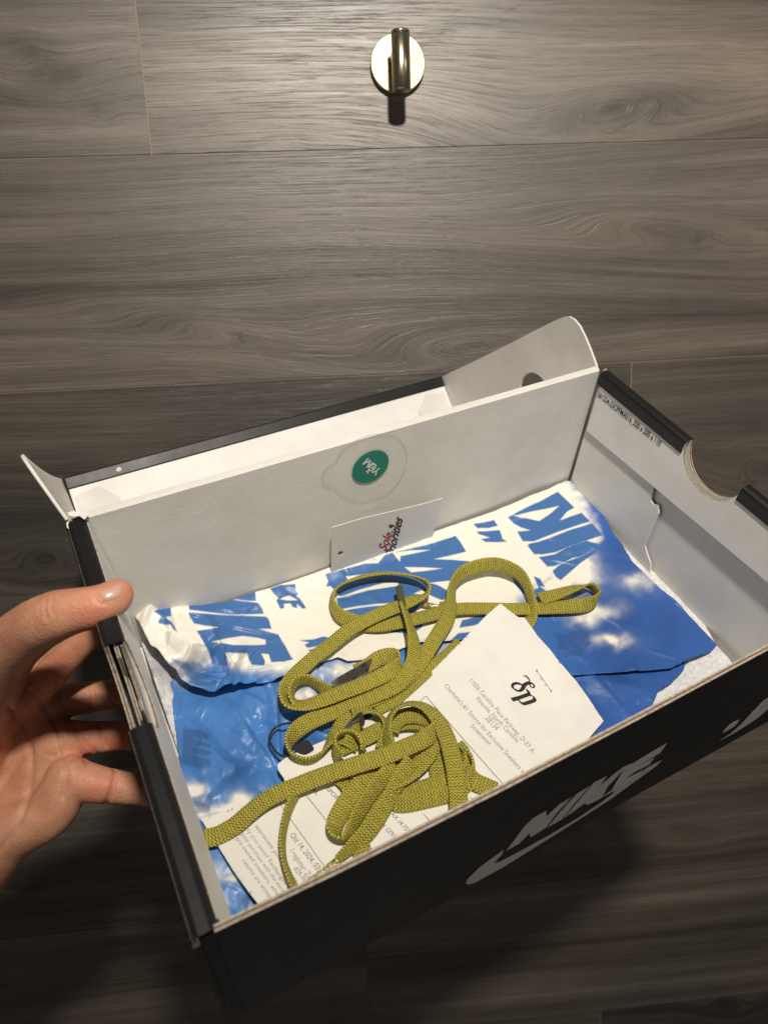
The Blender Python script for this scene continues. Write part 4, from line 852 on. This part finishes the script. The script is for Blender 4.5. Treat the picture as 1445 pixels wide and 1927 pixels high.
no = np.empty(len(me2.vertices) * 3); me2.vertices.foreach_get('normal', no); no = no.reshape(-1, 3)
cc = (co - CAM) @ RC; px = CX + F * cc[:, 0] / cc[:, 2]; py = CY + F * cc[:, 1] / cc[:, 2]; facing = ((CAM - co) * no).sum(1) > 0
CRE = [([(118, 1262), (112, 1300), (130, 1350), (150, 1385), (165, 1440)], 6, .0010), ([(60, 1300), (95, 1345), (118, 1400), (125, 1450), (118, 1500)], 5, .0012), ([(20, 1330), (50, 1380), (60, 1450), (40, 1540), (0, 1600)], 6, .0012),
       ([(170, 1290), (176, 1310), (172, 1335)], 3.5, .0009), ([(186, 1352), (192, 1380), (200, 1404)], 4, .0012), ([(218, 1446), (214, 1480), (200, 1512)], 4.5, .0014), ([(262, 1458), (268, 1490), (264, 1515)], 3, .0007),
       ([(88, 1130), (84, 1150), (90, 1165)], 3, .0006), ([(100, 1124), (97, 1145), (102, 1158)], 2.5, .0006), ([(76, 1140), (74, 1158)], 2.5, .0004), ([(178, 1118), (182, 1128), (186, 1133), (200, 1137)], 2.5, .0006), ([(60, 1262), (90, 1230), (128, 1210)], 4, .0006),
       ([(90, 1420), (130, 1430), (170, 1420)], 4, .0006), ([(150, 1365), (160, 1395), (185, 1420)], 3, .0007)]
disp = np.zeros(len(co))
for pts, wd, am in CRE:
    Pc = np.array([p[:2] for p in catmull(pts, 6)]); dm = np.full(len(co), 1e9)
    for a, b in zip(Pc[:-1], Pc[1:]):
        d = b - a; t = np.clip(((px - a[0]) * d[0] + (py - a[1]) * d[1]) / (d @ d), 0, 1); dm = np.minimum(dm, np.hypot(px - a[0] - t * d[0], py - a[1] - t * d[1]))
    disp = np.minimum(disp, -am * np.exp(-(dm / wd) ** 2) * facing)
co2 = co + no * disp[:, None] + no * (.0006 * (fbm(co[:, 0] * 90 + 9, co[:, 1] * 90 + co[:, 2] * 90 + 40, 2, 3) - .5))[:, None]
me2.vertices.foreach_set('co', co2.ravel()); me2.polygons.foreach_set('use_smooth', [True] * len(me2.polygons)); me2.materials.clear(); me2.materials.append(M_SKIN)
fl = np.zeros(len(co))
for bx, by, s in [(235, 1112, 26), (175, 1165, 40), (160, 1410, 30), (190, 1480, 35), (150, 1330, 35), (215, 1400, 30), (120, 1250, 30)]: fl = np.maximum(fl, .6 * np.exp(-((px - bx) ** 2 + (py - by) ** 2) / s ** 2))
at = me2.attributes.new('flush', 'FLOAT', 'POINT'); at.data.foreach_set('value', fl)
person = bpy.data.objects.new('person', me2); COL.objects.link(person); me2.name = 'person'
tag(person, 'bare left hand gripping the left side of the shoe box, thumb over rim', 'person')
bvh = BVHTree.FromPolygons([tuple(v) for v in co2], [tuple(p.vertices) for p in me2.polygons])
nail = [(184, 1117), (188, 1124), (196, 1131), (208, 1132), (222, 1127), (231, 1119), (233, 1109), (230, 1100), (220, 1099), (204, 1106), (190, 1111)]
nl = np.array([p[:2] for p in catmull(nail, 3, True)]); cen = nl.mean(0); V = []; Fc = []; k = len(nl); rings = 7
for ri in range(rings + 1):
    s = ri / rings
    for p in nl:
        q = cen + (p - cen) * s; d = RC @ np.array([(q[0] - CX) / F, (q[1] - CY) / F, 1.0]); d /= np.linalg.norm(d)
        hit, nn, _, _ = bvh.ray_cast(Vector(CAM), Vector(d))
        if hit is None: hit, nn, _, _ = bvh.find_nearest(Vector(CAM + d * .325))
        V.append(np.array(hit) + np.array(nn) * (.0007 - .0009 * s ** 5))
for ri in range(rings):
    for j in range(k): Fc.append((ri * k + j, ri * k + (j + 1) % k, (ri + 1) * k + (j + 1) % k, (ri + 1) * k + j))
M_NAIL = mat('nail', (.66, .40, .31), .25, spec=.5)
nb = new_obj('thumb_nail', V, Fc, M_NAIL, person, smooth=True)
